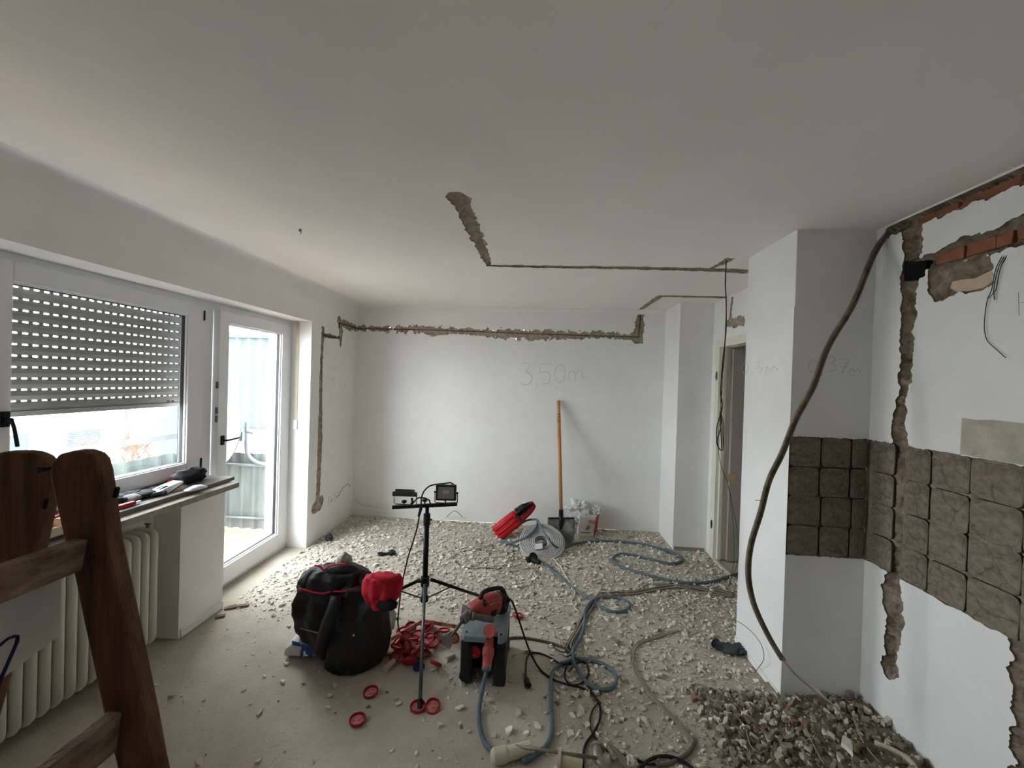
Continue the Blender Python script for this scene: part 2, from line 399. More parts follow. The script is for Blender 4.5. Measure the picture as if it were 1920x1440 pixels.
# back wall: slot with a conduit
wb = chiselled('wall_back', S_BACK, (XL-.08, XJ+.02, 0, H), [
    ('line', L(S_BACK, [(666, 616, .030), (690, 616, .024), (720, 617, .022), (780, 617, .040), (812, 620, .045), (870, 622, .034), (930, 625, .05), (1000, 628, .058), (1060, 628, .045), (1110, 629, .038), (1160, 630, .034), (1196, 632, .05)]), .014, .030),
    ('line', L(S_BACK, [(1196, 636, .055), (1198, 612, .055), (1201, 583, .022)]), .026, .016),
], M_WALL, M_REC, st=.010, rec_label='ragged chiselled slot across the back wall')
cable('conduit', [S_BACK.to3(*S_BACK.px(x, y), -.006) for x, y in ((668, 616), (780, 618), (900, 622), (1000, 626), (1100, 629), (1196, 632))], .0045, mat('red_brown_conduit', (112, 58, 46), .7, .2, 30), parent=wb, step=.2)
cable('conduit', [S_BACK.to3(*S_BACK.px(x, y), -.006) for x, y in ((1197, 633), (1200, 610), (1202, 583))], .0055, MATS['red_brown_conduit'], parent=wb, step=.2)
def strokes(S, groups, w, m, parent, nm='pencil_writing', lab=None):
    mb = MB()
    for g in groups:
        mb.tube(spline([S.to3(*S.px(x, y), .0008) for x, y in g], .02), w, 4)
    o = mb.build(nm, m, parent, fix=False)
    if lab: o['label'] = lab
strokes(S_BACK, [[(977, 684), (984, 680), (992, 682), (993, 689), (985, 697), (993, 700), (998, 710), (993, 719), (982, 722), (975, 717)],
                 [(1006, 718), (1007, 725), (1003, 731)],
                 [(1032, 682), (1014, 684), (1014, 698), (1026, 697), (1032, 706), (1028, 718), (1016, 720)],
                 [(1050, 683), (1042, 692), (1040, 706), (1046, 716), (1056, 714), (1060, 700), (1058, 687), (1050, 683)],
                 [(1068, 716), (1067, 700), (1073, 695), (1078, 700), (1079, 714)], [(1079, 702), (1086, 694), (1091, 700), (1093, 710), (1098, 708)]],
        .0022, M_PENCIL, wb, lab='pencilled measurement 3,50m on the wall')

# left wall: lintel, masonry round the openings, end face with a slot, sill pier and radiator niche
YD = 3.58
lw = MB()
lw.box((-2.62, -3.0, 2.185), (XL, YD, H+.1)); lw.box((-2.62, YD, 2.45), (-2.27, 4.6, H+.1))
lw.box((-2.62, YD, -.02), (-2.27, 4.6, 2.45)); lw.box((-2.62, -3.0, -.02), (XL, .40, 2.185))
lw.box((-2.62, 2.25, -.02), (XL, 2.585, .87)); lw.box((-2.62, .40, -.02), (-2.37, 2.25, .87))
lw.box((-2.27, YD, -.02), (XL-.001, YD+.004, 2.185))
lw.build('wall_left', M_WALL, kind='structure')
wl2 = chiselled('wall_left_end', S_LEFT, (YD, YB, 0, H), [
    ('line', L(S_LEFT, [(606, 616, .022), (607, 628, .024), (612, 629, .022), (625, 632, .02), (637, 634, .018)]), .024, .011),
    ('line', L(S_LEFT, [(605, 625, .024), (602, 700, .022), (601, 760, .030), (600, 830, .040), (598, 880, .038), (596, 938, .034)]), .024, .008),
    ('line', L(S_LEFT, [(590, 952, .06), (597, 945, .075), (602, 938, .05)]), .035, .014),
    ('line', L(S_LEFT, [(636, 601, .045), (640, 620, .032), (638, 648, .016)]), .022, .010),
    ('line', L(S_LEFT, [(642, 606, .04), (656, 611, .045), (668, 616, .03), (673, 616, .025)]), .022, .016),
], M_WALL, M_REC, st=.010, rec_label='ragged chiselled slot stepping down the wall')
cable('conduit', [S_LEFT.to3(*S_LEFT.px(x, y), -.004) for x, y in ((608, 628), (622, 631), (636, 634), (637, 606), (655, 610), (672, 617))], .007, MATS['red_brown_conduit'], parent=wl2, step=.3)
strokes(S_LEFT, [[(622, 712), (626, 708), (625, 724)], [(640, 710), (634, 712), (635, 718), (640, 719), (640, 726), (634, 728)], [(645, 728), (646, 720), (650, 726), (655, 722)]], .0016, M_PENCILF, wl2, lab='faint pencilled figures')
sk = MB(); sk.bar((XL+.006, 2.26, .03), (XL+.006, 2.58, .03), .01, .05); sk.build('baseboard_left', M_WALL, kind='structure')

# wall behind the camera and hallway beyond the door
wf = MB(); wf.add([(-2.6, -3.0, 0), (1.75, -3.0, 0), (1.75, -3.0, H), (-2.6, -3.0, H)], [(0, 1, 2, 3)]); wf.build('wall_front', M_WALL, kind='structure')
hw = MB(); hw.add([(3.0, 2.2, 0), (3.0, 4.6, 0), (3.0, 4.6, H), (3.0, 2.2, H)], [(0, 1, 2, 3)])
hw.add([(1.8, 4.3, 0), (3.0, 4.3, 0), (3.0, 4.3, H), (1.8, 4.3, H)], [(0, 1, 2, 3)]); hw.add([(1.8, 2.2, 0), (3.0, 2.2, 0), (3.0, 2.2, H), (1.8, 2.2, H)], [(0, 1, 2, 3)])
hw.build('wall_hallway', M_WALL, kind='structure', fix=False)
hf = MB(); hf.add([(1.75, 2.2, -.001), (3.0, 2.2, -.001), (3.0, 4.4, -.001), (1.75, 4.4, -.001)], [(0, 1, 2, 3)]); hf.build('floor_hallway', M_FLOOR, kind='structure', fix=False)

# chimney breast in the far right corner
cb = MB(); cb.box((XJ, YJ, -.02), (1.80, 4.6, H+.05)); cb.build('wall_corner', M_WALL, kind='structure')
tr = MB(); tr.bar((XJ+.01, YJ-.004, .02), (XR-.02, YJ-.004, .02), .008, .03); tr.build('baseboard_corner', mat('grey_grout', (150, 144, 134), .95), kind='structure')

# right wall: tile adhesive band, slots, brick showing
BZ0, BZ1 = .785, 1.42
RW0 = .30
right_shapes = [
    ('rect', (RW0, YP+.02, BZ0, BZ1), .004, .006),
    ('line', L(S_RIGHT, [(1668, 432, .03), (1690, 421, .035), (1740, 398, .045), (1800, 370, .05), (1860, 343, .055), (1920, 316, .055), (1990, 284, .055)]), .034, .014),
    ('line', L(S_RIGHT, [(1708, 420, .05), (1712, 455, .045), (1706, 500, .045), (1704, 560, .038), (1700, 640, .034), (1698, 690, .030), (1692, 740, .024), (1686, 775, .034), (1688, 830, .04), (1690, 900, .032), (1686, 970, .034), (1680, 1040, .03), (1677, 1075, .034), (1670, 1110, .052), (1676, 1160, .05), (1668, 1210, .036), (1667, 1255, .045)]), .034, .014),
    ('line', L(S_RIGHT, [(1735, 490, .03), (1760, 490, .05), (1810, 466, .055), (1870, 452, .05), (1920, 432, .05), (1990, 405, .05)]), .030, .012),
    ('poly', [S_RIGHT.px(x, y) for x, y in ((1740, 500), (1738, 545), (1752, 566), (1775, 557), (1800, 548), (1840, 548), (1862, 530), (1858, 505), (1856, 480), (1800, 490))], .022, .012),
    ('rect', (*sorted((S_RIGHT.px(1697, 505)[0], S_RIGHT.px(1735, 505)[0])), S_RIGHT.px(1712, 525)[1], S_RIGHT.px(1712, 488)[1]), .05, .006),
    ('poly', [(1.545, .80), (1.52, .72), (1.535, .66), (1.515, .60), (1.52, .53), (1.50, .50), (1.525, .46), (1.515, .40), (1.49, .37), (1.515, .33), (1.52, .25), (1.50, .18), (1.52, .08), (1.50, .02), (.6, .02), (.6, .80)], .020, .012),
]
PATCH = ('rect', (RW0, 1.715, BZ1-.02, 1.575), .001, .010)
wr = chiselled('wall_right', S_RIGHT, (.28, YP+.02, 0, H), right_shapes, M_WALL, M_RECR, st=.008, rec_label='chiselled slots and bared mortar in the wall')
wr0 = MB(); wr0.add([(XR, -3.0, 0), (XR, .28, 0), (XR, .28, H), (XR, -3.0, H)], [(0, 1, 2, 3)]); wr0.build('wall_right_rear', M_WALL, kind='structure', fix=False)
wro = MB(); wro.add([(XR+.09, -3.0, 0), (XR+.09, 2.63, 0), (XR+.09, 2.63, H), (XR+.09, -3.0, H)], [(0, 1, 2, 3)]); wro.build('wall_right_core', M_RECD, kind='structure', fix=False)
# raw plaster patch above the band
pt = MB(); n = 26
edge = []
for i in range(n+1): u = 1.715-(1.715-RW0)*i/n; edge.append((u+.006*N(u*20, 1), 1.575+.008*N(u*25, 2)))
pp = [(1.715, BZ1+.004)]+edge+[(RW0, BZ1+.004)]
pt.prism([S_RIGHT.to3(u, v, .001) for u, v in pp], S_RIGHT.to3(0, 0, .004)-S_RIGHT.to3(0, 0, 0)); pt.build('raw_plaster', mat('raw_plaster', (196, 193, 178), .95, .15, 12, 1., 45, rgb2=(168, 166, 150)), wr)

# pillar
pfm = MB()
def ragged(v, s_): return [(XP+(XR+.02-XP)*i/40, v+.006*N(i*.7, s_)+.004*N(i*1.9, s_)) for i in range(41)]
top_, bot_ = ragged(BZ1, 3.3), ragged(BZ0, 8.8)
for (a0, b0), (a1, b1) in zip(top_[:-1], top_[1:]):
    pfm.add([(a0, YP, b0), (a1, YP, b1), (a1, YP, H), (a0, YP, H), (a0, YP+.016, b0), (a1, YP+.016, b1)], [(0, 1, 2, 3), (4, 5, 1, 0)])
for (a0, b0), (a1, b1) in zip(bot_[:-1], bot_[1:]):
    pfm.add([(a0, YP, 0), (a1, YP, 0), (a1, YP, b1), (a0, YP, b0), (a0, YP+.016, b0), (a1, YP+.016, b1)], [(0, 1, 2, 3), (3, 2, 5, 4)])
pf = pfm.build('wall_pillar', M_WALL, kind='structure', fix=False)
rb = MB(); rb.add([(XP, YP+.016, BZ0-.02), (XR+.02, YP+.016, BZ0-.02), (XR+.02, YP+.016, BZ1+.02), (XP, YP+.016, BZ1+.02)], [(0, 1, 2, 3)]); rb.build('bared_masonry', M_RECD, pf, fix=False)
plf = MB(); plf.add([(XP, YP, 0), (XP, YP2, 0), (XP, YP2, H), (XP, YP, H)], [(0, 1, 2, 3)]); plf.add([(XP, YP2, 0), (XR+.02, YP2, 0), (XR+.02, YP2, H), (XP, YP2, H)], [(0, 1, 2, 3)])
plo = plf.build('wall_pillar_side', M_WALL, kind='structure', fix=False)
strokes(S_PL, [[(1398, 676), (1392, 690), (1396, 702), (1404, 690), (1398, 676)], [(1416, 680), (1424, 676), (1424, 686), (1416, 690)], [(1418, 692), (1430, 690), (1424, 700)], [(1436, 700), (1438, 688), (1446, 696), (1452, 686), (1458, 694)]], .0012, M_PENCILF, plo, lab='faint pencilled figures')
strokes(S_PF, [[(1522, 674), (1515, 688), (1520, 699), (1530, 694), (1532, 680), (1524, 672)], [(1542, 694), (1541, 702), (1537, 707)],
               [(1552, 671), (1562, 668), (1566, 675), (1558, 682), (1568, 685), (1566, 694), (1554, 697)], [(1574, 675), (1592, 673), (1584, 688), (1578, 700)], [(1576, 687), (1590, 687)], [(1592, 698), (1598, 690), (1602, 697), (1608, 692), (1614, 698)]],
        .0012, M_PENCIL, pf, lab='pencilled measurement 0,37m')
pt = MB(); pt.box((XP+.001, YP-.004, 2.11), (XR-.001, YP+.001, H)); pt.build('upper_plaster', M_WALL, pf)
tr = MB(); tr.bar((XP-.005, YP+.01, .02), (XP-.005, YP2, .02), .008, .035); tr.build('baseboard_pillar', M_WALL, kind='structure')
tr = MB(); tr.bar((XR-.005, YP-.02, .02), (XR-.005, .3, .02), .008, .04); tr.build('baseboard_right', M_WALL, kind='structure')

# adhesive pads, each a pillow of its own
PADS = []
for k in range(6):
    mb = MB(); n = 9
    ring = lambda r, z, q: [(r*.5*(abs(math.cos(t))**.27)*math.copysign(1, math.cos(t))*(1+.045*N(k*7+q, t*2)+.03*N(k*5, t*7)), r*.5*(abs(math.sin(t))**.27)*math.copysign(1, math.sin(t))*(1+.045*N(k*9+q, t*2+4)+.03*N(k*3, t*7)), z+(.10*N(math.cos(t)*2+k, math.sin(t)*2, q) if q else 0)) for t in [2*math.pi*i/28+.01 for i in range(28)]]
    mb.loft([ring(1.0, 0, 0), ring(.985, .7, 1), ring(.94, .93, 2), ring(.7, .99, 3), ring(.4, 1.0, 4), ring(.15, 1.0, 5)])
    me = bpy.data.meshes.new('mortar_pad'); me.from_pydata(mb.v, [], mb.f); me.polygons.foreach_set('use_smooth', [True]*len(me.polygons)); me.materials.append(M_PADD); PADS.append(me)
def pad(S, parent, u, v, w, h, d0, t, m=None):
    o = bpy.data.objects.new('mortar_pad', random.choice(PADS)); COL.objects.link(o)
    a = (S.to3(1, 0, 0)-S.to3(0, 0, 0)); b = S.to3(0, 1, 0)-S.to3(0, 0, 0); c = S.to3(0, 0, 1)-S.to3(0, 0, 0)
    o.parent = parent; org = S.to3(u, v, d0); M3 = Matrix((a*w, b*h, c*t)).transposed().to_4x4()
    M3.translation = org-ORG[parent.name]; o.matrix_local = M3
rh = (BZ1-BZ0)/4
for r in range(4):
    z = BZ0+rh*(r+.5); u = XP+.004
    for w in (.162+.008*math.sin(r*2), .150, .075):
        pad(S_PF, pf, u+w/2, z+.002*math.sin(r*5+w*90), w*1.0, rh*1.0, -.016, .014+.004*random.random()); u += w+.004
    u = YP
    for w in (.022, .125, .045, .120, .155, .17, .19, .21, .2, .22, .2):
        if w > .05: pad(S_RIGHT, wr, u-w/2, z+.003*math.sin(r*3+u*40), w*(1.0 if u > 1.75 else 1.03), rh*(1.0 if u > 1.75 else 1.03), -.012, .011+.005*random.random())
        u -= w+.003
# bricks bared in the two slots and the black junction box
def brick(u0, u1, v0, v1, d0, t):
    mb = MB(); mb.box((0, 0, 0), (1, 1, 1)); pts = []
    for (a, b, c) in mb.v: pts.append(S_RIGHT.to3(u0+(u1-u0)*a+random.uniform(-.004, .004), v0+(v1-v0)*b+random.uniform(-.005, .005), d0+t*c))
    mb.v = [tuple(p) for p in pts]; mb.build('brick', M_BRICK, wr, bevel=.003)
ub = 1.97
while ub > .4:
    w = .19+random.uniform(-.02, .03); zc = S_RIGHT.px(1690, 421)[1]
    brick(ub-w, ub, 2.455, 2.492, -.045, .020); ub -= w+.014
for xa, xb in ((1748, 1800), (1806, 1858), (1862, 1892), (1900, 1960)):
    (ua, va), (u_b, vb) = S_RIGHT.px(xa, 486-(xa-1748)*.37), S_RIGHT.px(xb, 486-(xb-1748)*.37); brick(u_b, ua, 2.245, 2.292, -.040, .026)
jb = MB()
jb.prism([S_RIGHT.to3(*S_RIGHT.px(x, y), -.005) for x, y in ((1693, 527), (1716, 525), (1733, 514), (1735, 488), (1712, 491), (1693, 490))], S_RIGHT.to3(0, 0, -.03)-S_RIGHT.to3(0, 0, 0))
jo = jb.build('junction_box', mat('soot_black', (14, 13, 13), .9), wr); jo['label'] = 'open black junction box'
sp_ = MB(); sp_.prism([S_RIGHT.to3(*S_RIGHT.px(x, y), -.012) for x, y in ((1776, 540), (1780, 528), (1800, 524), (1822, 522), (1846, 510), (1856, 505), (1855, 528), (1838, 540), (1812, 545), (1792, 549))], S_RIGHT.to3(0, 0, -.012)-S_RIGHT.to3(0, 0, 0)); sp_.build('pinkish_plaster', mat('pinkish_plaster', (206, 184, 160), .95, .1, 14, .4), wr)
strokes(S_RIGHT, [[(1910, 548), (1911, 592)], [(1911, 568), (1926, 566)]], .001, M_PENCIL, wr, lab='pencil cross')

# wall with the door to the hallway, far right
wd = chiselled('wall_door', S_RIGHT, (YP2-.02, YJ+.01, 2.07, H), [
    ('line', L(S_RIGHT, [(1373, 562, .024), (1371, 580, .024), (1369, 600, .03)]), .024, .010),
    ('line', L(S_RIGHT, [(1364, 606, .03), (1378, 605, .045), (1392, 602, .04)]), .024, .016)], M_WALL, M_REC, st=.010, rec_label='chiselled slot above the door')
ws = MB()
for a, b in ((YP2-.02, 2.95), (3.87, YJ+.01)): ws.add([(XR, a, 0), (XR, b, 0), (XR, b, 2.07), (XR, a, 2.07)], [(0, 1, 2, 3)])
ws.add([(XR, 3.87, 0), (1.85, 3.87, 0), (1.85, 3.87, 2.07), (XR, 3.87, 2.07)], [(0, 1, 2, 3)]); ws.add([(XR, 2.95, 2.07), (1.85, 2.95, 2.07), (1.85, 3.87, 2.07), (XR, 3.87, 2.07)], [(0, 1, 2, 3)])
ws.build('wall_door_side', M_WALL, kind='structure', fix=False)

# ------------------------------------------------------------------ windows and balcony door
def ring_frame(mb, y0, y1, z0, z1, wl, wr_, wb_, wt, x0, x1):
    mb.box((x0, y0, z0), (x1, y0+wl, z1)); mb.box((x0, y1-wr_, z0), (x1, y1, z1))
    mb.box((x0, y0+wl, z0), (x1, y1-wr_, z0+wb_)); mb.box((x0, y0+wl, z1-wt), (x1, y1-wr_, z1)); return mb
w1 = thing('window_1', None, None, (XF-.04, 1.5, .96), kind='structure')
fm = MB(); ring_frame(fm, .40, 2.584, .93, 2.185, .06, .04, .03, .04, -2.48, -2.41); fm.box((-2.48, 1.44, .95), (-2.41, 1.50, 2.16)); fm.build('window_frame', M_PVC, w1, bevel=.003)
for (a, b) in ((1.492, 2.605), (.46, 1.472)):
    sh = MB(); ring_frame(sh, a, b, .955, 2.15, .105, .12, .085, .095, -2.45, XF); so = sh.build('sash', M_PVC, w1, bevel=.004)
    sl = MB(); ring_frame(sl, a+.10, b-.115, 1.035, 2.06, .012, .012, .012, .012, -2.445, XF-.012); sl.build('glazing_bead', M_PVC, so)
    sl = MB(); ring_frame(sl, a+.108, b-.123, 1.043, 2.052, .006, .006, .006, .006, -2.44, -2.415); sl.build('seal', M_SEAL, so)
    pn = MB(); pn.box((-2.428, a+.10, 1.035), (-2.422, b-.115, 2.06)); pn.build('pane', M_GLASS, so)
# handles
def lever(parent, y, z, dy, dz, xo=XF):
    mb = MB(); mb.box((xo, y-.014, z-.035), (xo+.012, y+.014, z+.035)); mb.cyl((xo, y, z), (xo+.040, y, z), .008, n=10)
    mb.tube(spline([(xo+.036, y, z), (xo+.042, y+dy*.3, z+dz*.3), (xo+.040, y+dy, z+dz)], .02), .0075, 8); return mb.build('handle', M_BLACKM, parent, bevel=.002)
lever(w1, 1.575, 1.43, .02, -.125)
hg = MB()
for z in (2.07, 1.02): hg.cyl((XF+.004, 2.598, z-.035), (XF+.004, 2.598, z+.035), .006, n=8)
hg.build('hinge', M_SEAL, w1)

d1 = thing('door_1', None, None, (XF-.04, 3.15, 0), kind='structure')
fm = MB(); fm.box((-2.48, 3.60, 0), (-2.41, 3.66, 2.185)); fm.box((-2.48, 2.585, .0), (-2.41, 2.70, 2.185)); fm.box((-2.48, 2.70, 2.135), (-2.41, 3.60, 2.185)); fm.box((-2.50, 2.70, -.02), (-2.40, 3.60, .035)); fm.box((-2.62, 2.585, -.02), (-2.50, 3.60, .01))
fm.build('door_frame', M_PVC, d1, bevel=.003)
fm = MB(); fm.box((-2.41, 3.575, 0), (-2.385, 3.62, 2.185)); fm.build('cover_strip', M_PVC, d1)
leaf = MB(); ring_frame(leaf, 2.705, 3.578, .04, 2.134, .09, .135, .135, .09, -2.455, XF); lo_ = leaf.build('door_leaf', M_PVC, d1, bevel=.004)
sl = MB(); ring_frame(sl, 2.79, 3.448, .17, 2.049, .014, .014, .014, .014, -2.45, XF-.014); sl.build('glazing_bead', M_PVC, lo_)
sl = MB(); ring_frame(sl, 2.80, 3.438, .18, 2.04, .006, .006, .006, .006, -2.44, -2.415); sl.build('seal', M_SEAL, lo_)
pn = MB(); pn.box((-2.43, 2.79, .17), (-2.424, 3.448, 2.05)); pn.build('pane', M_GLASS, lo_)
lever(lo_, 2.745, 1.16, .125, .004)
_h = Vector((XF-.03, 3.578, 0)); _R = Matrix.Rotation(math.radians(2.0), 3, 'Z'); lo_.location = _h+_R @ (ORG[lo_.name]-_h)-ORG[d1.name]; lo_.rotation_euler = (0, 0, math.radians(2.0))   # left ajar
lk = MB()
for z in (1.55, 1.30, 1.36): lk.box((-2.41, 2.698, z), (XF-.002, 2.706, z+.05))
lk.build('lock_plate', M_STEEL, lo_)
# roller shutters
shu = thing('roller_shutter', 'grey roller shutter lowered halfway outside the window', 'shutter', (-2.53, 1.5, 1.44))
SLAT = None; M_SLAT = mat('grey_aluminium_slat', (166, 163, 157), .55, .08, 6)
for k in range(14):
    z0 = 1.448+.0555*k
    if SLAT is None:
        mb = MB(); prof = [(-.004, 0), (.006, .006), (.009, .023), (.006, .040), (-.004, .048), (-.010, .048), (-.006, .023), (-.010, 0)]
        mb.prism([(-2.53+x, .47, z0+z) for x, z in prof], (0, 2.12, 0))
        y = .47
        while y < 2.58:
            mb.box((-2.537, y, z0+.0445), (-2.531, y+.017, z0+.0570)); y += .040
        SLAT = mb.build('slat', M_SLAT, shu, bevel=0)
    else: copy_of(SLAT, ORG[SLAT.name]+Vector((0, 0, .0555*k)), shu)
eb = MB(); eb.box((-2.54, .47, 1.425), (-2.518, 2.59, 1.450)); eb.build('bottom_bar', M_SLAT, shu)
gd = MB(); gd.box((-2.56, 2.585, .96), (-2.50, 2.62, 2.2)); gd.build('guide_rail', M_SEAL, shu)
st_ = MB()
for y in (2.47, 2.50): st_.cyl((-2.518, y, 1.462), (-2.508, y, 1.462), .006, n=8)
st_.build('stop_screw', M_SEAL, shu)
sh2 = MB(); sh2.box((-2.56, 2.70, 2.07), (-2.52, 3.60, 2.185)); sh2.build('door_shutter_edge', M_PVC, label='bottom edge of the raised roller shutter over the balcony door', cat='shutter')
stp = thing('shutter_strap', 'cream roller shutter strap hanging beside the balcony door', 'strap', (-2.33, YD-.01, 1.16))
a, b = ony(566, 606, YD), ony(561, 792, YD)
mb = MB(); mb.box((-2.345, YD-.005, 1.22), (-2.315, YD-.002, 2.185)); mb.build('strap', M_CREAM, stp)
mb = MB(); mb.box((-2.352, YD-.012, 1.14), (-2.308, YD-.0005, 1.235)); mb.build('strap_winder', M_PVC, stp, bevel=.004)

# sill of two boards
M_SILL = mat('stone_sill', (170, 164, 150), .7, .15, 25, rgb2=(140, 134, 122))
mb = MB(); mb.box((-2.41, .38, .885), (-2.03, 2.52, .92)); mb.build('trim_3', M_SILL, kind='structure', bevel=.004)
mb = MB(); mb.box((-2.41, .38, .92), (-2.10, 2.56, .945)); mb.build('trim_4', mat('grey_sill_board', (120, 116, 112), .6, .12, 20), kind='structure', bevel=.003)

# radiator in the niche
M_RAD = mat('radiator_enamel', (206, 204, 192), .45, .05, 6)
rad = thing('radiator', 'cream column radiator in the niche under the window sill', 'radiator', (-2.28, 1.5, .05))
SEC = None
for k in range(26):
    y = 2.105-.0495*k
    if SEC is None:
        mb = MB(); z0, z1, xa, xb = .085, .725, -2.345, -2.215; pts = []
        for cx_, cz, t0 in ((xb-.03, z1-.03, 0), (xa+.03, z1-.03, 90), (xa+.03, z0+.03, 180), (xb-.03, z0+.03, 270)):
            for t in range(0, 91, 30): th = math.radians(t0+t); pts.append((cx_+.03*math.cos(th), y, cz+.03*math.sin(th)))
        mb.tube(pts, .0205, 10, closed=True); SEC = mb.build('section', M_RAD, rad, smooth=True, fix=False)
    else: copy_of(SEC, ORG[SEC.name]-Vector((0, .0495*k, 0)), rad)
mb = MB(); mb.cyl((-2.28, .8, .69), (-2.28, 2.13, .69), .016); mb.cyl((-2.28, .8, .12), (-2.28, 2.13, .12), .016); mb.cyl((-2.28, 1.9, .12), (-2.28, 1.9, .0), .01); mb.cyl((-2.28, 1.0, .12), (-2.28, 1.0, .0), .01); mb.build('header_pipe', M_RAD, rad, smooth=True)
mb = MB(); mb.cyl((-2.27, 2.12, .735), (-2.27, 2.12, .76), .008, n=8); mb.bar((-2.29, 2.12, .765), (-2.25, 2.12, .765), .008, .006); mb.build('bleed_valve', M_STEEL, rad)

# ------------------------------------------------------------------ outside
M_TERRA = mat('terracotta_tile', (196, 148, 120), .8, .12, 10, rgb2=(208, 168, 142))
M_REND = mat('white_render', (236, 236, 234), .9, .04, 1)
bal = MB(); bal.box((-3.75, -1.5, -.20), (-2.62, 4.35, -.055)); balo = bal.build('floor_balcony', mat('tile_joint', (140, 126, 112), .9), kind='structure')
TL = None
for i in range(4):
    for j in range(13):
        x, y = -3.60+.29*i, .55+.29*j
        if TL is None:
            mb = MB(); mb.box((x, y, -.056), (x+.284, y+.284, -.035)); TL = mb.build('tile', M_TERRA, balo)
        else: copy_of(TL, ORG[TL.name]+Vector((.29*i, .29*j, 0)), balo)
M_CORR = mat('weathered_corrugated_sheet', (86, 97, 97), .7, .2, 5, rgb2=(112, 122, 118), stretch=(1, 1, .3))
M_GALV = mat('galvanised_rail', (112, 120, 124), .5, .1, 8, metal=.2)
def corrugated(mb, p0, p1, z0, z1, pitch, amp, nrm, th=.006):
    p0, p1 = Vector(p0), Vector(p1); L_ = (p1-p0).length; n = max(8, int(L_/pitch*6)); k = len(mb.v)
    for i in range(n+1):
        t = i/n; w = amp*max(-.7, min(.7, math.sin(2*math.pi*t*L_/pitch)*1.3)); q = p0+(p1-p0)*t
        for s_ in (0, th):
            b = q+Vector(nrm)*(w+s_); mb.v += [(b.x, b.y, z0), (b.x, b.y, z1)]
    for i in range(n):
        a = k+4*i; b = a+4
        mb.f += [(a, b, b+1, a+1), (a+2, a+3, b+3, b+2), (a+1, b+1, b+3, a+3), (a, a+2, b+2, b)]
    return mb
rl = thing('balcony_railing', 'balcony railing clad in weathered corrugated sheet', 'railing', (-3.6, 2.5, -.05))
corrugated(MB(), (-3.60, -.5, 0), (-3.60, 4.0, 0), .02, .86, .15, .022, (1, 0, 0)).build('front_sheet', M_CORR, rl, fix=False)
corrugated(MB(), (-3.60, 4.0, 0), (-2.90, 4.0, 0), -.02, .80, .13, .022, (0, -1, 0)).build('end_sheet', M_CORR, rl, fix=False)
mb = MB(); mb.cyl((-3.56, -.5, .74), (-3.56, 4.0, .74), .016, n=8); mb.build('front_rail', M_GALV, rl, smooth=True)
mb = MB(); mb.bar((-3.62, -.5, 1.02), (-3.62, 4.0, 1.02), .03, .05); mb.build('handrail', mat('white_rail', (116, 120, 124), .5), rl)
for z in (.68, .11):
    mb = MB(); mb.cyl((-3.6, 3.955, z), (-2.88, 3.955, z), .015, n=8); mb.build('end_rail', M_GALV, rl, smooth=True)
for y in (-.45, 1.05, 2.5, 3.98):
    mb = MB(); mb.box((-3.625, y-.015, -.06), (-3.600, y+.015, 1.02)); mb.build('post', M_GALV, rl)
# tiled pier at the balcony end
pr = MB(); pr.box((-2.87, 3.96, -.06), (-2.62, 4.25, .70)); pro = pr.build('balcony_pier', mat('pier_joint', (170, 150, 138), .9), label='red tiled pier at the end of the balcony', cat='pier')
for k in range(5):
    mb = MB(); mb.box((-2.872, 3.953, -.03+.147*k), (-2.64, 3.962, -.03+.147*k+.138)); mb.build('tile', mat('red_tile', (176, 104, 84), .6, .1, 10), pro)
# satellite dish
dish = thing('satellite_dish', 'white satellite dish clamped to the balcony end rail', 'dish', (-3.2, 3.9, .68))
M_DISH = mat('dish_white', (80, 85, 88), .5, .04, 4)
Md = Matrix.Translation((-3.27, 3.88, 1.02)) @ Matrix.Rotation(math.radians(-20), 4, 'Z') @ Matrix.Rotation(math.radians(80), 4, 'X')
mb = MB(); prof = [(.0, .0)]+[(.3*t/8, .06*(t/8)**2) for t in range(1, 9)]+[(.304, .065), (.30, .052)]+[(.3*t/8, .06*(t/8)**2-.008) for t in range(7, 0, -1)]
mb.lathe([(max(r, .001), z) for r, z in prof], Md @ Matrix.Scale(1.12, 4, (0, 1, 0)), n=36); mb.build('reflector', M_DISH, dish, smooth=True)
mb = MB(); mb.tube(spline([Md @ Vector((0, -.33, .03)), Md @ Vector((0, -.42, .2)), Md @ Vector((0, -.25, .36))], .04), .012, 8); mb.build('feed_arm', M_DISH, dish, smooth=True)
mb = MB(); mb.cyl(Md @ Vector((0, -.25, .34)), Md @ Vector((0, -.2, .42)), .03, .022, n=14); mb.build('receiver_head', M_DISH, dish, smooth=True)
mb = MB(); mb.tube(spline([(-3.10, 3.93, 1.16), (-3.10, 3.93, .95), (-3.08, 3.93, .80), (-2.99, 3.94, .72), (-2.87, 3.95, .70), (-2.70, 3.96, .70)], .04), .02, 10); mb.build('wall_bracket', M_GALV, dish, smooth=True)
mb = MB(); mb.obox((-3.15, 3.90, 1.0), (.05, 0, 0), (0, .03, 0), (0, 0, .05)); mb.bar((-3.12, 3.92, 1.05), (-3.02, 3.93, 1.03), .02, .02); mb.build('clamp', M_GALV, dish, bevel=.004)
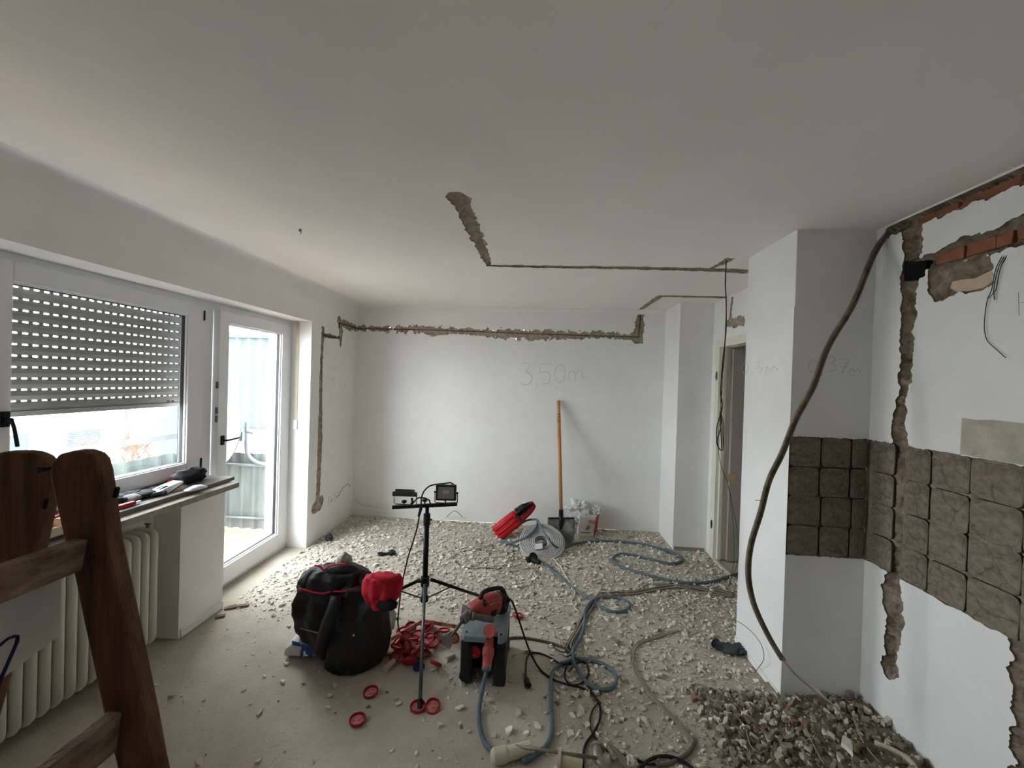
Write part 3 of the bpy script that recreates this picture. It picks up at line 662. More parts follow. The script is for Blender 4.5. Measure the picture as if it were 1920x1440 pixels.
# corrugated facade across the yard
fc = thing('corrugated_facade', 'pale corrugated metal facade across the yard seen through the balcony door', 'building', (-5.5, 7, -3))
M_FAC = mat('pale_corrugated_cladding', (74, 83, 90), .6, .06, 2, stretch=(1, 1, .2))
corrugated(MB(), (-6.25, 7.0, 0), (-2.9, 7.0, 0), .62, 2.36, .23, .035, (0, -1, 0)).build('cladding', M_FAC, fc, fix=False)
mb = MB(); mb.box((-6.25, 6.93, 2.34), (-2.9, 7.06, 2.45)); mb.build('top_flashing', M_FAC, fc)
mb = MB(); mb.box((-6.25, 6.95, .50), (-2.9, 7.05, .62)); mb.build('bottom_flashing', M_FAC, fc)
mb = MB(); mb.box((-6.25, 7.0, -3.0), (-2.9, 7.3, .55)); mb.build('base_wall', mat('grey_base_wall', (120, 122, 122), .9), fc)
for i in range(7):
    for z in (1.5, 2.25):
        mb = MB(); mb.cyl((-6.1+.46*i, 6.955, z), (-6.1+.46*i, 6.94, z), .018, n=6); mb.build('fixing_screw', M_GALV, fc)
# white house opposite
hs = thing('neighbour_house', 'white rendered house across the street with a blind half down', 'house', (-13, 9, -3))
mb = MB(); mb.box((-15, -6, -3.2), (-13, 13.2, .62)); mb.build('wall', M_REND, hs)
mb = MB(); mb.prism([(-12.9, -6.2, .62), (-15.1, -6.2, .62), (-15.1, -6.2, .70), (-12.9, -6.2, .70)], (0, 19.6, 0)); mb.build('roof', mat('roof_tile', (150, 120, 108), .9, .1, 3), hs)
for (y0, y1, z0, z1, bl) in ((9.75, 10.72, -.95, -.03, .5), (8.15, 9.08, -.95, .03, .0), (6.2, 7.1, -.95, 0, .3)):
    f_ = MB(); ring_frame(f_, y0, y1, z0, z1, .07, .07, .07, .07, -13.05, -12.97); fo = f_.build('window', M_PVC, hs)
    g = MB(); g.box((-13.02, y0+.06, z0+.06), (-12.985, y1-.06, z1-.06)); g.build('pane', mat('reflecting_pane', (52, 60, 68), .15, .1, 3), fo)
    if bl:
        nb = 9
        for q in range(nb):
            zz = z1-.07-(z1-z0)*bl*(q+1)/nb; b_ = MB(); b_.box((-12.985, y0+.05, zz), (-12.955, y1-.05, zz+(z1-z0)*bl/nb*.86)); b_.build('blind_slat', mat('blind_slat', (62, 70, 78), .6), fo)
mb = MB(); mb.cyl((-12.92, 11.35, -3.2), (-12.92, 11.35, .62), .06, n=10); mb.build('drainpipe', mat('grey_drainpipe', (66, 72, 78), .5), hs, smooth=True)
pc = MB(); pc.box((-4.60, 4.42, -3.2), (-4.42, 4.60, 3.2)); pc.build('concrete_post', mat('blue_grey_concrete', (74, 86, 98), .8, .15, 5), label='blue-grey concrete post standing beyond the balcony railing', cat='post')
gr = MB(); gr.add([(-30, -20, -3.2), (0, -20, -3.2), (0, 25, -3.2), (-30, 25, -3.2)], [(0, 1, 2, 3)]); gr.build('ground_yard', mat('yard_paving', (196, 195, 190), .9, .1, 1), kind='structure', fix=False)
# bare shrub
shb = thing('bare_shrub', 'leafless brown shrub behind the balcony railing', 'shrub', (-6.3, 5.6, -3.2))
M_TWIG = mat('bare_twig', (96, 78, 64), .9, .2, 20)
rnd = random.Random(4)
stem = MB(); twig = MB(); c0 = onx(262, 850, -7.6); stem.tube([(c0.x, c0.y, -3.2), (c0.x, c0.y+.05, -1.2), (c0.x, c0.y, -.4)], [.06, .05, .03], 6)
def grow(p, d, l, r, lev):
    q = p+d*l; twig.tube([p, (p+q)/2+Vector((rnd.uniform(-.04, .04),)*3), q], [r, r*.8, r*.6], 4, cap=False)
    if lev:
        for _ in range(4):
            e = (d+Vector((rnd.gauss(0, .6), rnd.gauss(0, .6), rnd.gauss(.12, .4)))).normalized(); grow(p+(q-p)*rnd.uniform(.4, 1), e, l*rnd.uniform(.55, .85), r*.62, lev-1)
for _ in range(9):
    grow(Vector((c0.x, c0.y+rnd.uniform(-.5, .5), -.40)), Vector((rnd.gauss(0, .4), rnd.gauss(0, .55), 1)).normalized(), .5, .014, 3)
stem.build('stem', M_TWIG, shb, smooth=True); tw = twig.build('twigs', M_TWIG, shb, fix=False); tw['kind'] = 'stuff'

# ------------------------------------------------------------------ door to the hallway
d2 = thing('door_2', None, None, (XR, 3.4, 0), kind='structure')
mb = MB(); mb.box((XR-.012, 3.865, 0), (XR+.11, 3.945, 2.13)); mb.box((XR-.012, 2.90, 0), (XR+.11, 2.96, 2.13)); mb.box((XR-.012, 2.96, 2.055), (XR+.11, 3.865, 2.13)); mb.build('door_frame', mat('cream_gloss_paint', (226, 224, 212), .5, .04, 5), d2, bevel=.003)
mb = MB(); mb.box((XR+.02, 3.84, 0), (XR+.05, 3.868, 2.06)); mb.build('door_stop', MATS['cream_gloss_paint'], d2)
lf = MB(); lf.box((XR+.10, 3.82, .012), (XR+.98, 3.862, 2.04)); lfo = lf.build('door_leaf', mat('grey_door', (168, 164, 154), .6, .05, 3), d2, bevel=.002)
mb = MB(); p = ony(1369, 896, 3.818); mb.box((p.x-.035, 3.815, p.z-.04), (p.x+.05, 3.8195, p.z+.035)); mb.build('paper_tag', mat('buff_paper', (190, 168, 124), .8), lfo)
for z in (1.78, .33):
    mb = MB(); mb.cyl((XR-.018, 3.90, z-.04), (XR-.018, 3.90, z+.04), .008, n=8); mb.box((XR-.016, 3.89, z-.015), (XR-.005, 3.93, z+.015)); mb.build('hinge', M_STEEL, d2)
mb = MB(); mb.box((XR-.015, 2.97, 0), (XR+.015, 3.86, .012)); mb.build('threshold', mat('pale_threshold', (224, 220, 208), .6), d2)

# ------------------------------------------------------------------ wooden stepladder close to the camera
M_WOOD = mat('old_brown_wood', (132, 92, 64), .75, .3, 3.2, .4, 30, rgb2=(66, 45, 33), stretch=(14, 14, 1.2), mixlo=.3, mixhi=.7)
M_WOODG = mat('plaster_smeared_wood', (158, 136, 116), .85, .3, 5, .5, 40, rgb2=(100, 78, 62), stretch=(3, 3, 8))
lad = thing('stepladder', 'worn brown wooden stepladder standing by the window', 'ladder', (-.65, .35, 0))
def down(a, b): d = b-a; return b+d*((0-b.z)/d.z)
def rail(px_left, px_right, yl, t, nm, m):
    l = [ony(x, y, yl) for x, y in px_left]; r = [ony(x, y, yl) for x, y in px_right]   # both from the top downwards
    l.append(down(l[-3], l[-1])); r.append(down(r[-3], r[-1]))
    mb = MB(); mb.prism(l + r[::-1], (0, t, 0)); o = mb.build(nm, m, lad, bevel=.005); return o
rL = [(133, 846), (109, 852), (93, 867), (91, 885), (100, 933), (116, 1004), (138, 1084), (155, 1168), (191, 1333), (215, 1430)]
rR = [(150, 846), (168, 852), (178, 864), (184, 885), (191, 929), (203, 1022), (228, 1138), (254, 1262), (272, 1350), (288, 1435)]
r1 = rail(rL, rR, .55, .024, 'rail', M_WOOD)
lL = [(35, 847), (0, 848), (-25, 855), (-40, 885), (-46, 933), (-70, 1040), (-110, 1200), (-150, 1350)]
lR = [(50, 849), (68, 857), (80, 868), (88, 889), (82, 933), (58, 1040), (18, 1180), (-24, 1330)]
r2 = rail(lL, lR, .575, .024, 'rail', M_WOOD)
for o in (r1, r2): copy_of(o, ORG[o.name]+Vector((0, -.44, 0)), lad)
def rung(px, py, h, back=False, n='rung'):
    c = ony(px, py, .55); mb = MB(); mb.obox((c.x-.004, .335, c.z), (.012, 0, 0), (0, .208, 0), (.004, 0, h/2)); return mb.build(n, M_WOODG, lad, bevel=.004), c
_, c1 = rung(163, 1035, .050); _, c2 = rung(226, 1362, .062)
dx, dz = c2.x-c1.x, c2.z-c1.z
for k in range(2, 6):
    mb = MB(); mb.obox((c1.x+dx*k-.004, .335, c1.z+dz*k), (.012, 0, 0), (0, .208, 0), (.004, 0, .028)); mb.build('rung', M_WOODG, lad, bevel=.004)
for k in range(1, 6):
    p = ony(20-46*0, 1030, .575); mb = MB(); mb.obox((p.x-.075*k-.02, .36, c1.z+dz*(k-1)-.05), (.012, 0, 0), (0, .205, 0), (0, 0, .025)); mb.build('rung', M_WOODG, lad, bevel=.004)
mb = MB(); h0 = ony(92, 878, .56); mb.cyl((h0.x, .548, h0.z), (h0.x, .58, h0.z), .005, n=10); mb.build('hinge_pin', M_BLACKM, lad)
for x, y, yy in ((205, 926, .545), (72, 948, .57)):
    p = ony(x, y, yy); mb = MB(); mb.obox(p+Vector((.002, .008, 0)), (.004, 0, 0), (0, .003, 0), (.002, 0, .009)); mb.build('metal_clip', M_BLACKM, lad, bevel=.003)
bd = thing('white_sign_board', 'white plastic board with a dark blue stroke hung on the stepladder', 'board', (c1.x-.03, .34, 1.30))
zt = c1.z-.028; zb_ = onx(128, 1186, c1.x-.035).z
mb = MB(); xb = c1.x-.036
lo1 = onx(130, 1186, xb); lo0 = onx(0, 1284, xb)
mb.prism([(xb, .545, zt), (xb, .13, zt), (xb, .13, lo0.z-(lo0.y-.13)*(lo1.z-lo0.z)/(lo1.y-lo0.y)), (xb, .545, lo1.z+.004)], (-.004, 0, 0)); mb.build('panel', mat('dusty_white_board', (206, 202, 196), .6, .1, 8), bd)
mb = MB(); mb.tube(spline([onx(x, y, xb+.0008) for x, y in ((-20, 1225), (0, 1210), (16, 1197), (33, 1193), (32, 1203), (18, 1236), (4, 1268), (-8, 1300))], .004), .0022, 5); mb.build('blue_stroke', mat('navy_print', (30, 36, 88), .6), bd)

# ------------------------------------------------------------------ lumpy shapes
def lump(mb, c, r, seed=0, amp=.25, fr=2.2, nu=22, nv=14, flat=None, sq=1., ax=None):
    c = Vector(c); k = len(mb.v); A = ax or Matrix.Identity(3)
    for i in range(nv+1):
        ph = math.pi*i/nv
        for j in range(nu):
            th = 2*math.pi*j/nu
            d = Vector((math.sin(ph)*math.cos(th), math.sin(ph)*math.sin(th), math.cos(ph)))
            s_ = 1+amp*noise.noise(d*fr+Vector((seed*3.1, seed, 0)))+amp*.5*noise.noise(d*fr*2.6+Vector((seed, 2*seed, 7)))
            e = Vector([math.copysign(abs(q)**sq, q) for q in d])
            p = A @ Vector((e.x*r[0]*s_, e.y*r[1]*s_, e.z*r[2]*s_))+c
            if flat is not None and p.z < flat: p.z = flat
            mb.v.append(tuple(p))
    for i in range(nv):
        for j in range(nu): mb.f.append((k+i*nu+j, k+(i+1)*nu+j, k+(i+1)*nu+(j+1) % nu, k+i*nu+(j+1) % nu))
    return mb
SZ = .945   # top of the sill board
def sill(px, py, z=SZ): return onz(px, py, z)
# ------------------------------------------------------------------ things on the sill
p = sill(372, 906); mb = MB(); lump(mb, (p.x-.06, p.y, SZ+.045), (.07, .10, .05), 3, .3, flat=SZ); mb.build('tool_pouch', mat('black_fabric', (30, 30, 33), .8, .2, 20, .4), label='black fabric pouch at the end of the window sill', cat='pouch', smooth=True)
p = sill(366, 917); mb = MB()
ring = [p+Vector((.045*math.cos(t)*(1+.2*math.sin(3*t)), .07*math.sin(t)*(1+.15*math.cos(2*t)), 0)) for t in [i*math.pi/9 for i in range(18)]]
mb.loft([[q+Vector((0, 0, .001)) for q in ring], [q+Vector((0, 0, .004+.012*abs(N(q.x*30, q.y*30)))) for q in ring], [p+(q-p)*.4+Vector((0, 0, .02+.01*N(q.x*60, q.y*60))) for q in ring]]); mb.build('plastic_wrapper', mat('milky_film', (206, 210, 214), .3, .08, 30), label='crumpled clear plastic wrapper beside the black pouch on the sill', cat='wrapper', smooth=True)
p = sill(326, 930); mk = thing('dust_mask', 'white and orange cup dust mask lying on the sill', 'mask', p)
q_ = lambda x, y, xx=-2.17: onx(x, y, xx)
mb = MB(); mb.prism([q_(305, 931), (q_(312, 934)), q_(322, 935), q_(336, 928), q_(346, 908), q_(328, 918)], (-.05, 0, -.004)); mb.build('shell', mat('pale_orange_mask', (222, 184, 142), .8, .1, 20), mk, bevel=.008)
mb = MB(); mb.prism([q_(290, 926), q_(306, 931), q_(328, 918), q_(346, 907), q_(344, 901), q_(318, 912)], (-.07, 0, .0)); mb.build('white_flap', M_PVC, mk, bevel=.006)
mb = MB(); mb.tube(spline([q_(346, 904), q_(330, 916), q_(308, 931)], .02), .003, 5); mb.build('strap', M_DCAB, mk, smooth=True)
pl = thing('cutting_pliers', 'red handled pliers lying behind the dust mask on the sill', 'pliers', sill(330, 906))
a, b = sill(318, 908), sill(347, 897)
for s_ in (-1, 1):
    mb = MB(); o_ = Vector((.012*s_, 0, 0)); mb.tube(spline([a+o_*1.6+Vector((0, 0, .012)), (a+b)/2+o_*.6+Vector((0, 0, .014)), b+Vector((0, 0, .014))], .02), .007, 7); mb.build('handle', M_RED, pl, smooth=True)
mb = MB(); mb.bar(b+Vector((0, 0, .014)), b+(b-a).normalized()*.06+Vector((0, 0, .012)), .022, .012); mb.build('jaw', M_BLACKM, pl, bevel=.003)
for nm, lab, xx, yy, col, sd in (('work_glove', 'grey work glove in the middle of the window sill', 285, 933, (86, 96, 104), 5), ('work_glove', 'dark work glove with pale cuff nearest the ladder on the sill', 232, 942, (96, 98, 100), 9)):
    p = sill(xx, yy); g = thing(nm, lab, 'glove', p)
    M_ = mat('glove_%d' % sd, col, .85, .25, 25, .5, rgb2=(50, 52, 56)); ax = Matrix.Rotation(.2 if sd == 5 else -.2, 3, 'Z')
    mb = MB(); lump(mb, p+Vector((-.05, 0, .018)), (.05, .06, .02), sd, .25, flat=SZ, ax=ax); mb.build('palm', M_, g, smooth=True)
    for k in range(4):
        mb = MB(); q = p+Vector((-.085+.024*k, .05, .016)); mb.tube(spline([q, q+Vector((.0, .045, .006+.004*k)), q+Vector((.006, .085-.008*abs(k-1.5), -.002))], .02), .011, 8); mb.build('finger', M_, g, smooth=True)
    mb = MB(); mb.tube(spline([p+Vector((-.01, 0, .016)), p+Vector((.02, .03, .016)), p+Vector((.02, .06, .013))], .02), .012, 8); mb.build('thumb', M_, g, smooth=True)
    mb = MB(); mb.loft([[p+Vector((-.05+.045*math.cos(t), -.05-.02*k, .018+.017*math.sin(t))) for t in [i*math.pi/8 for i in range(16)]] for k in range(3)]); mb.build('cuff', mat('glove_cuff', (140, 142, 140), .9, .1, 30), g, smooth=True)
p = sill(258, 921); mb = MB(); q = p+Vector((-.05, 0, .028)); mb.lathe([(.02, 0), (.027, .004), (.027, .05), (.018, .056), (.016, .075), (.006, .078)], Matrix.Translation(q) @ Matrix.Rotation(math.pi/2, 4, 'X'), n=16); mb.build('spray_nozzle', M_BLACK, label='small black cylinder lying by the window frame', cat='cylinder', smooth=True)
kn = thing('utility_knife', 'red utility knife beside the dark glove on the sill', 'knife', sill(225, 953))
a, b = sill(216, 957), sill(252, 946)
mb = MB(); mb.bar(a+Vector((0, 0, .011)), b+Vector((0, 0, .011)), .026, .02); mb.build('body', M_RED, kn, bevel=.005)
mb = MB(); mb.bar(b+Vector((0, 0, .011)), b+(b-a).normalized()*.03+Vector((0, 0, .011)), .016, .003); mb.build('blade', M_STEEL, kn)
# cream tubs on the sill near the ladder
for (x, y, r, h, lab) in ((217, 985, .045, .07, 'cream plastic pot half hidden behind the ladder on the sill'),):
    p = onz(x, y, .92); mb = MB(); p.x = -2.09; mb.lathe([(r*.86, 0), (r, h), (r*1.05, h), (r*1.05, h+.008), (r*.94, h+.008), (r*.8, .006)], Matrix.Translation((p.x, p.y, SZ)), n=24); mb.build('plastic_pot', M_CREAM, label=lab, cat='pot', smooth=False)
p = onz(88, 1002, .93); tb = thing('cream_tray', 'cream tray of red clips seen between the ladder rails', 'tray', Vector((-2.16, p.y-.05, .945)))
cx_, cy_ = -2.17, p.y-.08
mb = MB(); mb.box((cx_-.14, cy_-.19, .945), (cx_+.13, cy_+.13, .95))
for a_ in (((cx_-.14, cy_-.19, .95), (cx_-.134, cy_+.13, .985)), ((cx_+.124, cy_-.19, .95), (cx_+.13, cy_+.13, .985)), ((cx_-.14, cy_-.19, .95), (cx_+.13, cy_-.184, .985)), ((cx_-.14, cy_+.124, .95), (cx_+.13, cy_+.13, .985))): mb.box(*a_)
mb.build('tray', M_CREAM, tb, bevel=.003)
mb = MB(); lump(mb, (cx_-.04, cy_+.02, .99), (.08, .09, .05), 2, .15, flat=.951); cp = mb.build('paper_wrap', mat('pinkish_paper', (222, 196, 178), .8, .1, 15), tb, smooth=True)
for k in range(5):
    mb = MB(); a_ = Vector((cx_-.05+.035*k, cy_-.1+.045*k, .985+.015*(k % 2))); mb.tube(spline([a_, a_+Vector((.02, .05, .015)), a_+Vector((.06, .07, -.01))], .02), .006, 6); mb.build('red_clip', M_RED, tb, smooth=True)

# ------------------------------------------------------------------ work light on its tripod
YT = 2.47; TC = ony(797, 1090, YT); HUB = TC.z; BAR = ony(797, 947, YT).z; TC.z = 0
wl = thing('work_light_tripod', 'black telescopic tripod with two floodlights on a crossbar', 'work light', TC)
foot0 = onz(787, 1331); base_top = Vector((TC.x, TC.y, HUB))
mb = MB(); mb.cyl((TC.x, TC.y, HUB-.12), (TC.x, TC.y, BAR-.08), .0175, n=16); mb.build('pole', M_BLACKM, wl, smooth=True)
mb = MB(); mb.cyl((TC.x, TC.y, BAR-.1), (TC.x, TC.y, BAR-.005), .0125, n=14); mb.build('inner_pole', M_BLACKM, wl, smooth=True)
mb = MB(); mb.cyl((TC.x, TC.y, BAR-.13), (TC.x, TC.y, BAR-.055), .022, n=14); mb.cyl((TC.x, TC.y, BAR-.09), (TC.x+.035, TC.y-.01, BAR-.09), .007, n=8); mb.build('clamp_collar', M_BLACK, wl)
mb = MB(); mb.cyl((TC.x, TC.y, HUB-.03), (TC.x, TC.y, HUB+.03), .028, n=14); mb.cyl((TC.x, TC.y, HUB-.13), (TC.x, TC.y, HUB-.1), .026, n=14); mb.cyl((TC.x, TC.y, HUB), (TC.x-.045, TC.y-.01, HUB), .009, n=8); mb.build('hub', M_BLACK, wl, bevel=.003)
fr_ = Vector((foot0.x-TC.x, foot0.y-TC.y, 0))
for k, ang in enumerate((0, 2*math.pi/3, -2*math.pi/3)):
    v = Matrix.Rotation(ang, 3, 'Z') @ fr_
    ft = Vector((TC.x+v.x, TC.y+v.y, .012)); tp = Vector((TC.x+v.x*.07, TC.y+v.y*.07, HUB))
    mb = MB(); mb.tube([tp, ft], .0105, 10); lg = mb.build('leg', mat('grey_leg_steel', (92, 94, 96), .4, .05, 10, metal=.6) if k == 0 else M_BLACKM, wl, smooth=True)
    mb = MB(); mb.cyl(ft-Vector((0, 0, .01)), ft+(tp-ft).normalized()*.035, .014, n=10); mb.build('rubber_foot', M_BLACK, lg)
    mb = MB(); mb.bar((TC.x+v.x*.04, TC.y+v.y*.04, HUB-.115), tp+(ft-tp)*.3, .010, .004); mb.build('brace', M_BLACKM, wl)
bl_, br_ = ony(736, 951, YT), ony(857, 945, YT)
mb = MB(); mb.bar(bl_, br_, .022, .022); mb.build('crossbar', M_BLACKM, wl, bevel=.002)
bd_ = (br_-bl_).normalized(); mid = Vector((TC.x, TC.y, BAR))
for t in (.18, .5, .82):
    q = bl_+(br_-bl_)*t+Vector((0, 0, .012)); mb = MB(); mb.cyl(q, q+Vector((0, 0, .016)), .005, n=8); mb.lathe([(.008, 0), (.017, .003), (.017, .012), (.012, .016)], Matrix.Translation(q+Vector((0, 0, .014))), n=9); mb.build('wing_knob', M_BLACK, wl)
M_LGL = mat('floodlight_glass', (120, 116, 112), .15, .06, 6, spec=.5)
for s_, cpx, cpy, w, h, tilt in ((0, 759, 929, .132, .10, 72), (1, 836, 924, .130, .098, -4)):
    c = ony(cpx, cpy, YT-.02); R = Matrix.Rotation(math.radians(-1.5), 4, 'Y') @ Matrix.Rotation(math.radians(tilt), 4, 'X'); T = Matrix.Translation(c) @ R
    fl_ = MB(); lens_ = MB()
    def fbox(m_, a, b): 
        k = len(m_.v); m_.box(a, b); m_.v[k:] = [tuple(T @ Vector(p)) for p in m_.v[k:]]
    fbox(fl_, (-w/2, 0, -h/2), (w/2, .022, h/2)); fbox(fl_, (-w/2, -.006, -h/2), (-w/2+.012, 0, h/2)); fbox(fl_, (w/2-.012, -.006, -h/2), (w/2, 0, h/2)); fbox(fl_, (-w/2, -.006, -h/2), (w/2, 0, -h/2+.012)); fbox(fl_, (-w/2, -.006, h/2-.012), (w/2, 0, h/2))
    hd = fl_.build('floodlight', M_BLACK, wl, bevel=.002)
    fbox(lens_, (-w/2+.011, -.003, -h/2+.011), (w/2-.011, .0, h/2-.011)); lens_.build('lens', M_LGL, hd)
    ld = MB(); fbox(ld, (-.018, -.0042, -.004), (.02, -.0026, .016)); ld.build('led_plate', mat('led_plate', (150, 142, 140), .4), hd)
    fn = MB()
    for k in range(11): fbox(fn, (-w/2+.012+k*(w-.028)/10, .022, -h*.36), (-w/2+.014+k*(w-.028)/10, .038, h*.36))
    fbox(fn, (-w/2+.01, .021, -h*.38), (w/2-.01, .026, h*.38)); fn.build('cooling_fins', mat('fin_grey', (60, 60, 62), .5), hd)
    zb2 = (bl_.z+br_.z)/2+.014+(c.x-mid.x)*.08
    br2 = MB(); pts = [(c.x-w/2-.008, c.y+.008, c.z), (c.x-w/2-.009, c.y+.012, zb2+.01), (c.x-w/2, c.y+.016, zb2), (c.x+w/2, c.y+.016, zb2), (c.x+w/2+.009, c.y+.012, zb2+.01), (c.x+w/2+.008, c.y+.008, c.z)]
    br2.tube(pts, .0032, 6); br2.cyl((c.x-w/2-.014, c.y+.008, c.z), (c.x-w/2, c.y+.008, c.z), .006, n=8); br2.cyl((c.x+w/2, c.y+.008, c.z), (c.x+w/2+.014, c.y+.008, c.z), .006, n=8); br2.build('bracket', M_STEEL if s_ == 0 else M_BLACKM, hd, smooth=True)
P2 = lambda x, y, d=2.28: ony(x, y, d-2.28+YT)
mb = MB(); mb.tube(spline([P2(772, 934, 2.25), P2(773, 941, 2.24), P2(771, 946, 2.25)], .01), .008, 8); mb.build('cable_gland', M_BLACK, wl)
cable('lead', [P2(771, 947, 2.25), P2(779, 938), P2(786, 933, 2.25), P2(797, 934, 2.25), P2(805, 938, 2.25), P2(807, 944, 2.26), P2(803, 948, 2.28)], .005, M_BCAB, parent=wl)
cable('lead', [P2(790, 947, 2.26), P2(790, 935, 2.26), P2(795, 921, 2.27), P2(806, 911, 2.29), P2(820, 908, 2.3), P2(832, 907, 2.3), P2(845, 905, 2.3), P2(853, 910, 2.3)], .005, M_BCAB, parent=wl)
cable('lead', [P2(790, 948, 2.25), P2(787, 962, 2.25), P2(782, 990, 2.26), P2(773, 1020, 2.28), P2(765, 1045, 2.3), P2(757, 1080, 2.28), P2(752, 1105, 2.22), P2(748, 1140, 2.16), P2(746, 1165, 2.1), onz(752, 1188, .006), onz(775, 1192, .006), onz(800, 1196, .006), onz(830, 1203, .006), onz(860, 1200, .006)], .0048, M_BCAB, parent=wl)
mb = MB(); mb.cyl(P2(790, 950, 2.25), P2(785, 968, 2.25), .011, .008, n=10); mb.build('lead_connector', M_BLACK, wl)

# ------------------------------------------------------------------ bag and jackets
bag = thing('cement_bag', 'white and blue paper sack lying under the black jackets', 'sack', onz(600, 1225))
b0 = onz(537, 1233); mb = MB(); rings = []
for i in range(9):
    t = i/8; w_ = .155+.012*math.sin(t*5); hh = .115*min(1, .62+2.6*t, .62+2.6*(1-t)); cx2 = b0.x-.005+.40*t; cy2 = b0.y+.14+.03*t
    ring = []
    for j in range(20):
        a = 2*math.pi*j/20; ca, sa = math.cos(a), math.sin(a)
        ring.append(Vector((cx2, cy2+w_*math.copysign(abs(ca)**.5, ca), max(.002, hh*.5+hh*.5*math.copysign(abs(sa)**.6, sa)+.006*N(t*6, a*2)))))
    rings.append(ring)
mb.loft(rings); mb.build('sack_body', mat('white_sack_paper', (206, 206, 208), .7, .06, 12, .3), bag, smooth=True)
def on_sack(px, py): q = ony(px, py, b0.y-.022); return q
M_BPR = mat('blue_print', (36, 84, 160), .6, .05, 10)
for poly in (((547, 1202), (560, 1205), (566, 1213), (548, 1210)), ((566, 1208), (585, 1214), (586, 1233), (562, 1231))):
    mb = MB(); mb.prism([on_sack(x, y) for x, y in poly], (0, .003, 0)); mb.build('blue_print', M_BPR, bag)
mb = MB()
for poly in (((569, 1221), (573, 1221), (573, 1227), (577, 1227), (577, 1230), (569, 1230)),): mb.prism([on_sack(x, y)-Vector((0, .001, 0)) for x, y in poly], (0, .001, 0))
mb.build('white_letter', M_PVC, bag)
def drape(mb, prof, yc, depth, seed, folds=.03, n=56, lean=0.):
    """prof: (py, left px, right px) rows from the floor upwards at distance yc."""
    rows = []
    m_ = len(prof)
    for k, (py, xl, xr) in enumerate(prof):
        t = k/(m_-1); dp = depth*(1-.55*t**2); yf = yc+lean*t; yy = yf+dp; a, b = ony(xl, py, yy-dp*.3), ony(xr, py, yy-dp*.3); c = (a+b)/2; c.z = ony((xl+xr)/2, py, yf).z; hw_ = (b.x-a.x)/2
        ring = []
        for j in range(n):
            th = 2*math.pi*j/n; ca, sa = math.cos(th), math.sin(th)
            f_ = 1+folds*(1.6*noise.noise(Vector((ca*2.2, sa*2.2, t*2.4+seed)))+1.1*noise.noise(Vector((ca*5, sa*5, t*3.2+seed*2)))+.6*noise.noise(Vector((ca*11, sa*11, t*9))))
            fold = .010*math.sin(th*9+5*t+seed)*max(0, math.sin(math.pi*t))
            ring.append(Vector((c.x+hw_*ca*(1+(f_-1)*.5), yy+(dp*f_+fold)*sa, max(.003, c.z+.012*N(ca*3+seed, sa*3, t*4)))))
        rows.append(ring)
    fine = []
    for k in range(len(rows)-1):
        for s2 in range(4):
            t = s2/4; fine.append([rows[k][j].lerp(rows[k+1][j], t)+Vector((0, 0, 0)) for j in range(n)])
    fine.append(rows[-1])
    for k, r_ in enumerate(fine):
        for j, q in enumerate(r_):
            w = noise.noise(Vector((q.x*11+seed, q.y*11, q.z*6)))*.030+noise.noise(Vector((q.x*26, q.y*26, q.z*14+seed)))*.014+noise.noise(Vector((q.x*50, q.y*50, q.z*40+seed)))*.005
            q.y -= w; q.z += w*.5; q.z = max(q.z, .003)
    mb.loft(fine); return mb
M_JACK = mat('black_softshell', (24, 24, 27), .62, .2, 30, .25, 200, spec=.45)
M_JRED = mat('red_fabric', (176, 24, 44), .8, .12, 20, .2, 120)
jk = thing('black_jacket', 'black work jacket with thin red piping heaped on the paper sack', 'jacket', onz(620, 1245))
mb = MB(); drape(mb, [(1240, 604, 650), (1228, 586, 660), (1212, 566, 665), (1196, 549, 668), (1168, 543, 670), (1148, 544, 672), (1130, 552, 676), (1118, 556, 678)], 2.13, .15, 1.3); mb.build('body', M_JACK, jk, smooth=True)
mb = MB(); drape(mb, [(1135, 556, 690), (1122, 554, 692), (1114, 558, 690), (1102, 563, 690), (1092, 572, 686), (1084, 586, 680), (1078, 600, 672)], 2.11, .15, 5.2, folds=.06); mb.build('collar_fold', M_JACK, jk, smooth=True)
mb = MB(); mb.tube(spline([ony(x, y, 2.09+d) for x, y, d in ((559, 1104, .10), (568, 1105, .04), (585, 1110, .015), (605, 1113, .01), (625, 1109, .012), (645, 1109, .015), (662, 1104, .03), (680, 1096, .08))], .02), .005, 6); mb.build('piping', M_JRED, jk, smooth=True)
mb = MB(); mb.tube(spline([ony(x, y, d) for x, y, d in ((572, 1100, 2.15), (578, 1082, 2.17), (592, 1070, 2.2), (606, 1074, 2.16), (618, 1070, 2.15), (640, 1066, 2.15), (660, 1068, 2.17), (676, 1080, 2.18), (686, 1098, 2.16))], .02), .026, 10); mb.build('hood_rim', M_JACK, jk, smooth=True)
mb = MB(); mb.tube(spline([ony(x, y, 2.125) for x, y in ((590, 1060), (600, 1062), (607, 1069), (617, 1062), (636, 1058), (654, 1059))], .02), .0055, 6); mb.build('piping', M_JRED, jk, smooth=True)
mb = MB(); mb.tube(spline([ony(x, y, d) for x, y, d in ((632, 1118, 2.08), (626, 1140, 2.06), (616, 1165, 2.05), (606, 1195, 2.05), (600, 1222, 2.06))], .02), .034, 10); mb.build('sleeve', M_JACK, jk, smooth=True)
mb = MB(); lump(mb, ony(645, 1056, 2.26), (.045, .05, .055), 6, .25); mb.build('grey_lining', mat('grey_lining', (150, 150, 146), .9, .1, 30), jk, smooth=True)
for yy in (1066,):
    for (x0, s0) in ((583, 4), (668, 8)):
        mb = MB(); lump(mb, ony(x0, 1085, 2.22), (.045, .08, .05), s0, .3); mb.build('sleeve_fold', M_JACK, jk, smooth=True)
